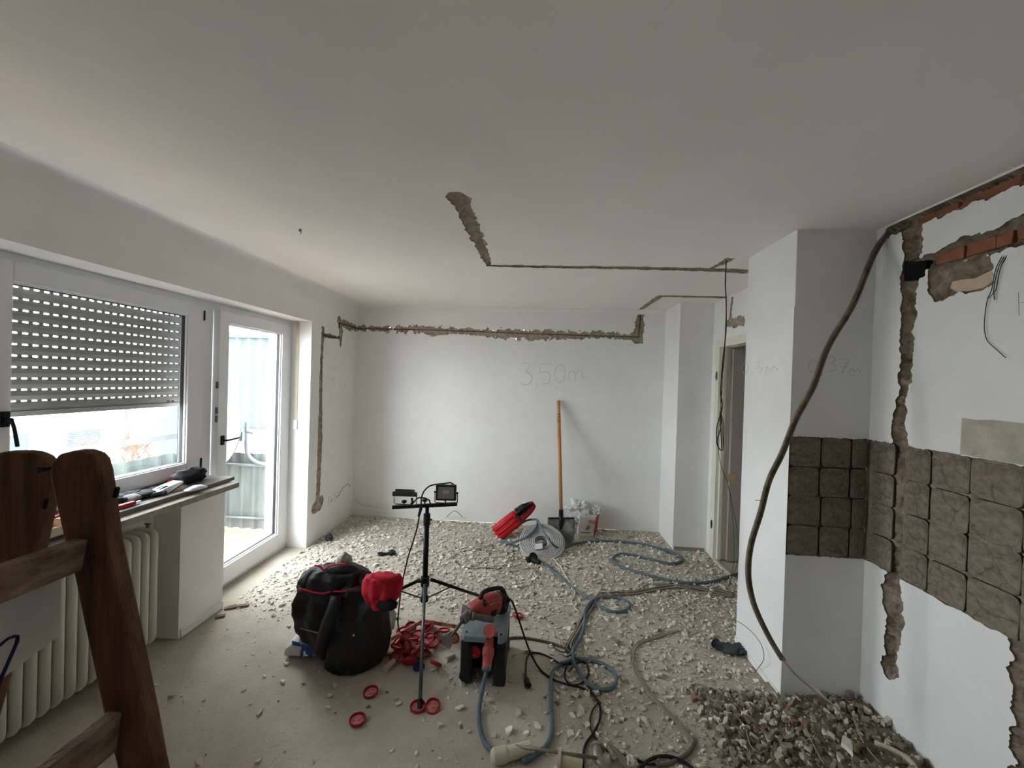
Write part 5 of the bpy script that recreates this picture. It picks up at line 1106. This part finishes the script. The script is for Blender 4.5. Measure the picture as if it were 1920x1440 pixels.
for t in range(9):
    py = 972+(1034-972)*t/8; yy = 4.10-.17*t/8; hw_ = (25.5, 25.5, 25.5, 25.5, 25, 23.5, 20, 14, 4)[t]; row = []
    for s_ in range(11):
        u = s_/5-1; p = ony(1052+hw_*u, py, yy); p.y -= .022*(1-u*u)*(-1)-.0; p.z += .0; row.append(p)
    rows.append(row)
mb = MB()
for r_ in rows: mb.v += [tuple(p) for p in r_]
for i in range(8):
    for j in range(10): a = i*11+j; mb.f.append((a, a+1, a+12, a+11))
bo = mb.build('blade', M_BLADE, sv, smooth=True, fix=False); so_ = bo.modifiers.new('thick', 'SOLIDIFY'); so_.thickness = .004
mb = MB(); mb.bar(ony(1028, 971, 4.10), ony(1077, 971, 4.10), .014, .008); mb.build('step', M_BLACKM, sv)
# red tool with black handle, leaning on the coil
tc = thing('chasing_machine', 'long red power tool with a black grip leaning on the cable coil', 'power tool', onz(935, 1005))
ta, tb_ = ony(934, 999, 4.10), ony(992, 952, 4.16); ta.z = max(ta.z, .05); axv = tb_-ta; an_ = axv.normalized(); up2 = Vector((0, -1, .35)); up2 = (up2-an_*up2.dot(an_)).normalized(); s2_ = an_.cross(up2)
def tsec(t, w, h, p=.5, n=24, o1=0., o2=0.):
    c = ta+axv*t+s2_*o1+up2*o2
    return [c+s2_*(w*math.copysign(abs(math.cos(a))**p, math.cos(a)))+up2*(h*math.copysign(abs(math.sin(a))**p, math.sin(a))) for a in [2*math.pi*i/n for i in range(n)]]
mb = MB(); mb.loft([tsec(-.06, .07, .04), tsec(-.02, .085, .055), tsec(.3, .088, .06), tsec(.58, .085, .06), tsec(.64, .078, .054)]); mb.build('motor_hood', M_RED, tc, smooth=True)
mb = MB(); mb.loft([tsec(.60, .078, .05), tsec(.7, .075, .05), tsec(.95, .066, .045), tsec(1.1, .05, .038), tsec(1.17, .03, .026)]); mb.build('rear_housing', mat('dark_red_plastic', (150, 34, 38), .5, .15, 10), tc, smooth=True)
for o_ in (-.03, .02):
    mb = MB(); mb.tube([ta+axv*.0+s2_*o_+up2*.058, ta+axv*.55+s2_*o_+up2*.062], .008, 8); mb.build('rib', M_RED, tc, smooth=True)
mb = MB(); mb.tube(spline([ta+axv*.66+s2_*-.02+up2*.05, ta+axv*.72-s2_*.03+up2*.075, ta+axv*.95-s2_*.03+up2*.07, ta+axv*1.12-s2_*.01+up2*.035], .02), .014, 10); mb.build('grip', M_BLACK, tc, smooth=True)
mb = MB(); mb.loft([tsec(.68, .05, .02, o1=-.035, o2=.035), tsec(.9, .048, .02, o1=-.03, o2=.032), tsec(1.06, .03, .016, o1=-.02, o2=.028)]); mb.build('grip_recess', M_BLACK, tc, smooth=True)
mb = MB(); mb.obox(ta+axv*.62+up2*.055+s2_*.01, an_*.022, s2_*.03, up2*.006); mb.build('label_plate', mat('dark_label', (60, 30, 28), .6), tc)
# cable coil: one long spiral
co = thing('cable_coil', 'large coil of grey installation cable lying in front of the shovel', 'cable coil', onz(1010, 1035))
cc = onz(1016, 1018, .10); Mc = Matrix.Translation(cc+Vector((0, .06, -.02))) @ Matrix.Rotation(math.radians(32), 4, 'X')
pts = []
for lay in range(5):
    for wn in range(9):
        for s_ in range(30):
            t = 2*math.pi*s_/30; r_ = .062+.0165*wn+.0165*s_/30 if lay % 2 == 0 else .062+.0165*(8-wn)+.0165*(1-s_/30)
            pts.append(Mc @ Vector((r_*1.06*math.cos(t), r_*math.sin(t), -.045+.0165*lay+.002*math.sin(5*t+wn))))
MB_ = MB(); MB_.tube(pts, .0085, 5); MB_.build('coiled_cable', mat('pale_grey_cable', (176, 174, 170), .6, .08, 30), co, smooth=True, fix=False)
mb = MB(); q = Mc @ Vector((-.03, -.08, .045)); mb.obox(q, (.035, 0, .008), (0, .02, .018), (.0, -.004, .006)); mb.build('paper_label', mat('grey_label', (206, 204, 206), .6), co)
for k, (pp, lab) in enumerate(((((940, 1012), (955, 1018), (985, 1008), (1003, 992), (1008, 978), (1003, 974), (985, 977), (968, 990)), 'blue-grey cable hoop resting over the left side of the coil'), (((1008, 976), (1018, 995), (1028, 1010), (1040, 1024), (1052, 1028)), 'blue-grey cable slanting across the top of the grey coil'))):
    z_ = [.03, .06, .12, .18, .21, .21, .16, .10] if k == 0 else [.21, .2, .17, .10, .02]
    cable('blue_cable_hoop', [onz(x, y, z) for (x, y), z in zip(pp, z_)], .011, M_BLUE, label=lab, cat='cable', n=8)
# white sack of rubbish beside the shovel
sk = thing('rubbish_sack', 'white paper carton with red print stuffed with white film by the shovel', 'bag', onz(1100, 1006))
f0, f1 = onz(1082, 1003), onz(1112, 1007); ylo = min(f0.y, f1.y)
tp0, tp1 = ony(1094, 968, ylo), ony(1118, 969, ylo)
mb = MB(); mb.loft([[Vector((f0.x, ylo, .003)), Vector((f1.x, ylo, .003)), Vector((f1.x+.06, ylo+.14, .003)), Vector((f0.x, ylo+.14, .003))], [Vector((tp0.x-.04, ylo+.0, tp0.z)), Vector((tp1.x, ylo+.01, tp1.z)), Vector((tp1.x+.05, ylo+.15, tp1.z)), Vector((tp0.x-.04, ylo+.15, tp0.z))]]); mb.build('carton', mat('white_carton', (206, 200, 196), .7, .06, 12), sk, bevel=.006)
mb = MB(); mb.prism([Vector((f1.x+.001, ylo+.002, .01)), Vector((f1.x+.058, ylo+.135, .01)), Vector((tp1.x+.05, ylo+.14, tp1.z-.01)), Vector((tp1.x+.001, ylo+.012, tp1.z-.01))], (.002, -.001, 0)); mb.build('red_side', mat('red_print', (170, 52, 48), .6), sk)
mb = MB(); text_into(mb, 'na', .075, lambda x, y: Vector((ony(1104, 981, ylo).x+x, ylo-.004, ony(1104, 981, ylo).z+y))); mb.prism([ony(x, y, ylo-.004) for x, y in ((1098, 993), (1101, 988), (1104, 984), (1105, 989), (1101, 994))], (0, .001, 0)); mb.build('red_lettering', MATS['red_print'], sk, fix=False)
mb = MB(); mb.prism([ony(x, y, ylo-.004) for x, y in ((1089, 998), (1108, 998), (1108, 999.5), (1089, 999.5))], (0, .001, 0)); mb.build('small_print', mat('grey_print', (120, 90, 86), .7), sk)
M_FILM = mat('crumpled_white_film', (216, 216, 216), .4, .06, 14, .4, 40)
for k, (x, y, r_) in enumerate(((1085, 955, (.12, .08, .10)), (1096, 975, (.09, .07, .12)), (1078, 968, (.08, .07, .08)), (1118, 958, (.06, .05, .055)))):
    mb = MB(); c = ony(x, y, 4.36); lump(mb, c, r_, 40+k, .55, fr=2.6, nu=30, nv=20); mb.build('film_bundle', M_FILM, sk, smooth=False)

# ------------------------------------------------------------------ hanging cables
hc = thing('hanging_cable', 'thick grey cable bundle hanging in a long bow in front of the pillar', 'cable', Vector((1.35, 2.0, .3)))
path = [(1672, 430, 2.12), (1640, 472, 2.08), (1600, 568, 2.04), (1552, 650, 2.03), (1524, 725, 2.02), (1492, 785, 2.02), (1466, 850, 2.03), (1442, 900, 2.04), (1426, 960, 2.05), (1408, 1020, 2.06), (1403, 1075, 2.06), (1413, 1130, 2.05), (1440, 1190, 2.03), (1468, 1237, 2.0)]
for k, (ox, oy) in enumerate(((-2.6, 0), (2.6, 1))):
    cable('strand', [ony(x+ox, y+oy*2, d+.006*k) for x, y, d in path], .0085, mat('dusty_brown_cable', (138, 124, 106), .75, .25, 25, rgb2=(100, 88, 74)), parent=hc, n=8)
for k in range(3):
    cable('wire_end', [ony(1466, 1234, 2.0), ony(1490+2*k, 1264, 1.98), ony(1520+3*k, 1290-k, 1.96), ony(1545+3*k, 1312, 1.93), onz(1580+2*k, 1335+3*k, .04), onz(1600+8*k, 1372, .05), onz(1625+12*k, 1410, .04)], .0036, M_WCAB if k else M_GCAB, parent=hc, n=5)
cable('wire_twig', [ony(1431, 941, 2.045), ony(1423, 938, 2.03), ony(1416, 938, 2.03)], .0015, M_DCAB, parent=hc, n=4)
cw = thing('ceiling_wires', 'thin dark wires hanging from the ceiling slot past the hallway door', 'wires', Vector((1.22, 2.66, 1.0)))
Y0 = 2.62
for k in range(3):
    rnd = random.Random(k+50); j = lambda: rnd.uniform(-2.2, 2.2)
    pts = [(1362, 488), (1360+j()*.3, 530), (1362+j()*.5, 565), (1361+j()*.6, 620), (1356+j(), 680), (1352+j(), 730), (1352+j(), 765), (1348+j()*2, 800), (1346+j()*2, 830), (1351+j()*2, 845), (1355+j()*2, 800), (1351, 772)]
    cable('wire', [ony(x, y, 2.68 if y < 500 else Y0) for x, y in pts], .0036 if k == 0 else .0022, M_DCAB, parent=cw, n=5)
for k, (dx, xm) in enumerate(((0, 1384), (-3, 1376))):
    cable('wire', [ony(x, y, Y0-.02*k) for x, y in ((1350, 770), (1347, 840), (1354, 880), (1364, 905), (1376+dx, 960), (xm, 1010), (xm, 1050), (1374+dx, 1080), (1366, 1100))], .0017, M_DCAB, parent=cw, n=5)
cable('wire', [ony(x, y, Y0) for x, y in ((1358, 486), (1364, 484), (1372, 486), (1378, 485))], .002, M_DCAB, parent=cw, n=4)
lw2 = [(1884, 462), (1872, 492), (1864, 530), (1860, 565)]
sw = thing('slot_wires', 'three thin wires hanging out of the brick slot on the right wall', 'wires', S_RIGHT.to3(*S_RIGHT.px(1870, 500), .01))
for k, end in enumerate(([(1856, 560), (1851, 590), (1850, 620), (1856, 640), (1872, 655), (1890, 671)], [(1863, 562)], [(1857, 560)])):
    cable('wire', [S_RIGHT.to3(*S_RIGHT.px(x+4*k, y), .006 if y > 470 else -.01) for x, y in ((1888, 458), (1872, 500), (1862, 545))] + [S_RIGHT.to3(*S_RIGHT.px(x+(6 if k == 1 else 0), y), .008) for x, y in end], .0014, M_DCAB, parent=sw, n=5)
cable('thin_wire', [ony(1371, 1162, 2.45), ony(1385, 1166, 2.4), ony(1410, 1185, 2.36), ony(1428, 1210, 2.3), ony(1432, 1235, 2.26), onz(1420, 1255, .03), onz(1414, 1262, .01)], .0016, M_DCAB, label='thin dark wire bowing out low on the pillar side', cat='wire', n=5)

# socket on the left wall end
so = thing('wall_socket', 'white double wall socket low on the left wall near the corner', 'socket', S_LEFT.to3(*S_LEFT.px(628, 935), 0))
for k, (x, y) in enumerate(((619, 938), (630, 931))):
    u, v = S_LEFT.px(x, y); mb = MB(); mb.obox(S_LEFT.to3(u, v, .006), (.006, 0, 0), (0, .038, 0), (0, 0, .04)); o = mb.build('plate', M_PVC, so, bevel=.004)
    for s_ in (-1, 1):
        mb = MB(); mb.cyl(S_LEFT.to3(u+.01*s_, v+.006*s_, .011), S_LEFT.to3(u+.01*s_, v+.006*s_, .014), .007, n=8); mb.build('contact_hole', M_BLACK, o)
u, v = S_LEFT.px(628, 932)
cable('cord', [S_LEFT.to3(u+.04, v, .02), S_LEFT.to3(u+.12, v+.07, .03), S_LEFT.to3(u+.24, v+.08, .03), S_LEFT.to3(u+.30, v+.03, .02)], .003, M_GCAB, parent=so, n=5)
mb = MB(); p = onz(563, 430, H); mb.cyl((p.x, p.y, H), (p.x, p.y, H-.012), .008, n=8); mb.tube([(p.x, p.y, H-.01), (p.x+.006, p.y, H-.02), (p.x, p.y, H-.028)], .002, 5); mb.build('ceiling_hook', M_STEEL, label='tiny metal hook in the ceiling near the window wall', cat='hook')

# ------------------------------------------------------------------ debris
M_D1 = mat('pale_plaster_debris', (226, 222, 211), .95, .1, 14, .3)
M_D2 = mat('grey_mortar_debris', (200, 192, 177), .95, .12, 14, .4)
M_D3 = mat('brown_mortar_debris', (148, 138, 122), .95, .2, 14, .4, rgb2=(118, 109, 95))
M_D4 = mat('brick_debris', (150, 108, 88), .95, .15, 14)
rng = np.random.default_rng(11)
def dens(x, y):
    if x < XL+.02 or x > XR-.01 or y > YB-.02 or (x > XJ-.02 and y > YJ-.02) or (x > XP-.02 and YP-.01 < y < YP2+.01) or (x < -2.1 and 2.2 < y < 2.6): return 0.
    d = .04
    if y > 2.5: d = max(d, min(1., (y-2.45)/.55)*(1. if x > -1.9 or y > 2.9 else .7))
    if x > .1: d = max(d, min(.75, (x-.05)/.5)*min(1, max(0, (y-1.35)/.4)))
    if x > .85 and y < 2.2: d = max(d, min(1., (x-.8)/.3))
    if x < -.5 and y < 2.7: d = min(d, .03+max(0, (y-2.25))*.9*(1 if x < -1.0 else .6))
    if .1 < x < .6 and y > 2.2: d = max(d, .8)
    if -.5 < x <= .25 and y < 2.3: d = max(d, .12+.1*N(x*3, y*3))
    return d*(.8+.4*N(x*2.3, y*2.3, 4))
def chip(mb, x, y, z, s, th, n=None):
    n = n or rng.integers(4, 7); a0 = rng.uniform(0, 6.28); k = len(mb.v); tx, ty = rng.normal(0, .28, 2); el = rng.uniform(.45, 1)
    ca, sa = math.cos(a0), math.sin(a0); top = []; bot = []
    for i in range(n):
        t = 2*math.pi*(i+rng.uniform(-.25, .25))/n; r = s*rng.uniform(.65, 1.1); px_, py_ = r*math.cos(t), r*el*math.sin(t); px_, py_ = px_*ca-py_*sa, px_*sa+py_*ca
        h = px_*tx+py_*ty
        bot.append((x+px_, y+py_, max(.0005, z+h))); top.append((x+px_*.88, y+py_*.88, max(.002, z+th+h)))
    mb.v += bot+top
    mb.f.append(tuple(k+n+i for i in range(n))); mb.f += [(k+i, k+(i+1) % n, k+n+(i+1) % n, k+n+i) for i in range(n)]
def heapz(x, y):   # pile against the right wall and pillar
    if x < .8 or y > 2.25: return 0.
    return .07*min(1, max(0, (x-.85)/.75))**1.3*min(1, max(0, (y-.9)/.5))*(min(1, max(0, (2.25-y)/.35)) if x < XP-.03 else 1)
bufs = [MB(), MB(), MB(), MB()]
cnt = 0; tries = 0
while cnt < 26000 and tries < 160000:
    tries += 1; x = rng.uniform(XL, XR); y = 1.25+(YB-1.25)*rng.uniform(0, 1)
    if rng.uniform() > dens(x, y)*(1.6 if x > .85 and y < 2.2 else 1): continue
    cnt += 1; big = x > .85 and y < 2.2
    s = min(.026, .003+rng.exponential(.0054 if not big else .0068)); th = s*rng.uniform(.2, .6) if not big else s*rng.uniform(.5, 1.1)
    u = rng.uniform(); idx = (0 if u < .40 else 1 if u < .92 else 2 if u < .995 else 3) if not big else (1 if u < .28 else 2 if u < .93 else 3 if u < .95 else 0)
    chip(bufs[idx], x, y, heapz(x, y)*rng.uniform(.55, 1.)+.001, s, th)
for mb, m, nm, lab in zip(bufs, (M_D1, M_D2, M_D3, M_D4), ('plaster_debris', 'mortar_debris', 'dark_mortar_debris', 'brick_debris'), ('pale plaster crumbs scattered all over the screed', 'grey mortar crumbs scattered all over the screed', 'brown mortar crumbs lying thickest by the right wall', 'reddish brick crumbs lying among the mortar')):
    mb.build(nm, m, kind='stuff', label=lab, cat='debris', fix=False)
# the ground of the pile itself
hb = MB(); nx2, ny2 = 40, 50
for j in range(ny2+1):
    for i in range(nx2+1):
        x = .8+(XR-.8)*i/nx2; y = .9+(2.25-.9)*j/ny2; hb.v.append((x, y, heapz(x, y)*.8+.006*N(x*25, y*25)-.003 if heapz(x, y) > .002 else -.004))
for j in range(ny2):
    for i in range(nx2): a = j*(nx2+1)+i; hb.f.append((a, a+1, a+nx2+2, a+nx2+1))
hb.build('rubble_bed', M_D3, kind='stuff', label='bed of fine brown rubble banked against the right wall', cat='rubble', fix=False)
# larger chips and lumps, one by one
CH = []
for k in range(7):
    mb = MB(); chip(mb, 0, 0, 0, .024, .007, n=int(rng.integers(5, 8))); vs = mb.v
    n_ = len(vs)//2; mb.f.append(tuple(reversed(range(n_))))
    me = bpy.data.meshes.new('plaster_chip'); me.from_pydata(vs, [], mb.f); me.materials.append(M_D1 if k % 3 else M_D2); CH.append(me)
LU = []
for k in range(7):
    mb = MB(); lump(mb, (0, 0, .012), (.022, .018, .015), 60+k, .55, fr=1.6, nu=8, nv=5); me = bpy.data.meshes.new('mortar_lump'); me.from_pydata(mb.v, [], mb.f); me.materials.append(M_D3 if k % 4 else M_D2); LU.append(me)
cnt = 0
while cnt < 170:
    x = rng.uniform(XL+.1, XR-.1); y = rng.uniform(1.4, YB-.1)
    if rng.uniform() > dens(x, y) or (x > .9 and y < 2.1) or (-.45 < x < -.08 and 2.0 < y < 2.5): continue
    o = bpy.data.objects.new('plaster_chip', CH[int(rng.integers(7))]); COL.objects.link(o); o.location = (x, y, .004); s = rng.uniform(.45, 1.0); o.scale = (s, s*rng.uniform(.6, 1), s)
    o.rotation_euler = (rng.normal(0, .15), rng.normal(0, .15), rng.uniform(0, 6.28)); tag(o, 'broken flake of pale wall plaster lying loose on the screed', 'plaster chip', 'loose plaster flakes'); cnt += 1
for (x, y, s) in ((747, 1320, 1.3), (1008, 1362, 1.6), (868, 1282, 1.7), (990, 1158+64, 2.0), (965, 1228, 1.5), (955, 1215, 1.2), (1078, 1230, 1.4), (1120, 1395, 1.0), (900, 1336, 1.2)):
    o = bpy.data.objects.new('plaster_chip', CH[int(rng.integers(7))]); COL.objects.link(o); o.location = onz(x, y, .004); s *= .75; o.scale = (s, s*.8, s); o.rotation_euler = (0, 0, rng.uniform(0, 6)); tag(o, 'broken flake of pale wall plaster lying loose on the screed', 'plaster chip', 'loose plaster flakes')
cnt = 0
while cnt < 130:
    x = rng.uniform(.8, XR-.05); y = rng.uniform(1.2, 2.13)
    if rng.uniform() > (x-.7)/.6: continue
    o = bpy.data.objects.new('mortar_lump', LU[int(rng.integers(7))]); COL.objects.link(o); o.location = (x, y, heapz(x, y)*.85); s = rng.uniform(.35, .95); o.scale = (s, s, s*rng.uniform(.6, 1))
    o.rotation_euler = (rng.uniform(-.5, .5), rng.uniform(-.5, .5), rng.uniform(0, 6.28)); tag(o, 'rough lump of mortar in the rubble bank by the right wall', 'rubble', 'mortar lumps by the right wall'); cnt += 1
p = onz(1588, 1397, .075); mb = MB(); chip(mb, p.x, p.y, p.z, .055, .016, n=7); mb.f.append(tuple(reversed(range(7)))); mb.build('white_plaster_slab', mat('white_plaster', (226, 224, 216), .9, .05, 10), label='big white plaster piece on the rubble bank', cat='rubble')
cable('rubble_hose', [onz(x, y, .085) for x, y in ((1640, 1392), (1665, 1402), (1690, 1414), (1712, 1432), (1722, 1448))], .010, mat('buff_hose', (190, 180, 160), .7, .1, 20), label='short buff conduit piece lying on the rubble bank', cat='conduit')
cable('bent_offcut', [onz(x, y, .08) for x, y in ((1606, 1412), (1604, 1403), (1612, 1398), (1626, 1400))], .011, mat('brown_offcut', (122, 104, 82), .8, .15, 20), label='bent brown conduit offcut beside the white plaster piece', cat='conduit')
for k, pp in enumerate((((1384, 1345), (1398, 1368), (1408, 1400), (1424, 1412), (1440, 1405)), ((1508, 1358), (1520, 1385), (1532, 1410), (1545, 1432)), ((1600, 1345), (1612, 1378), (1628, 1405), (1650, 1430)))):
    cable('stray_wire', [onz(x, y, heapz(*onz(x, y)[:2])+.014) for x, y in pp], .003, M_GCAB, label=('stray grey wire curling at the edge of the rubble bank', 'stray grey wire in the middle of the rubble bank', 'stray grey wire on the rubble bank nearest the wall')[k], cat='wire', n=5)
p = onz(440, 1140); 
for k, (x, y, l, an) in enumerate(((432, 1139, .05, .5), (447, 1136, .09, .35), (413, 1155, .04, .6))):
    c = onz(x, y, .008); d = Vector((math.cos(an), math.sin(an), 0))*l; mb = MB(); mb.bar(c-d/1.4, c+d/1.4, .03, .010); mb.build('wood_splinter', mat('splinter_wood', (138, 118, 96), .85, .2, 8), label=('grey splinter at the foot of the sill pier', 'longest grey splinter by the balcony door threshold', 'short grey splinter against the sill pier base')[k], cat='splinter', bevel=.003)
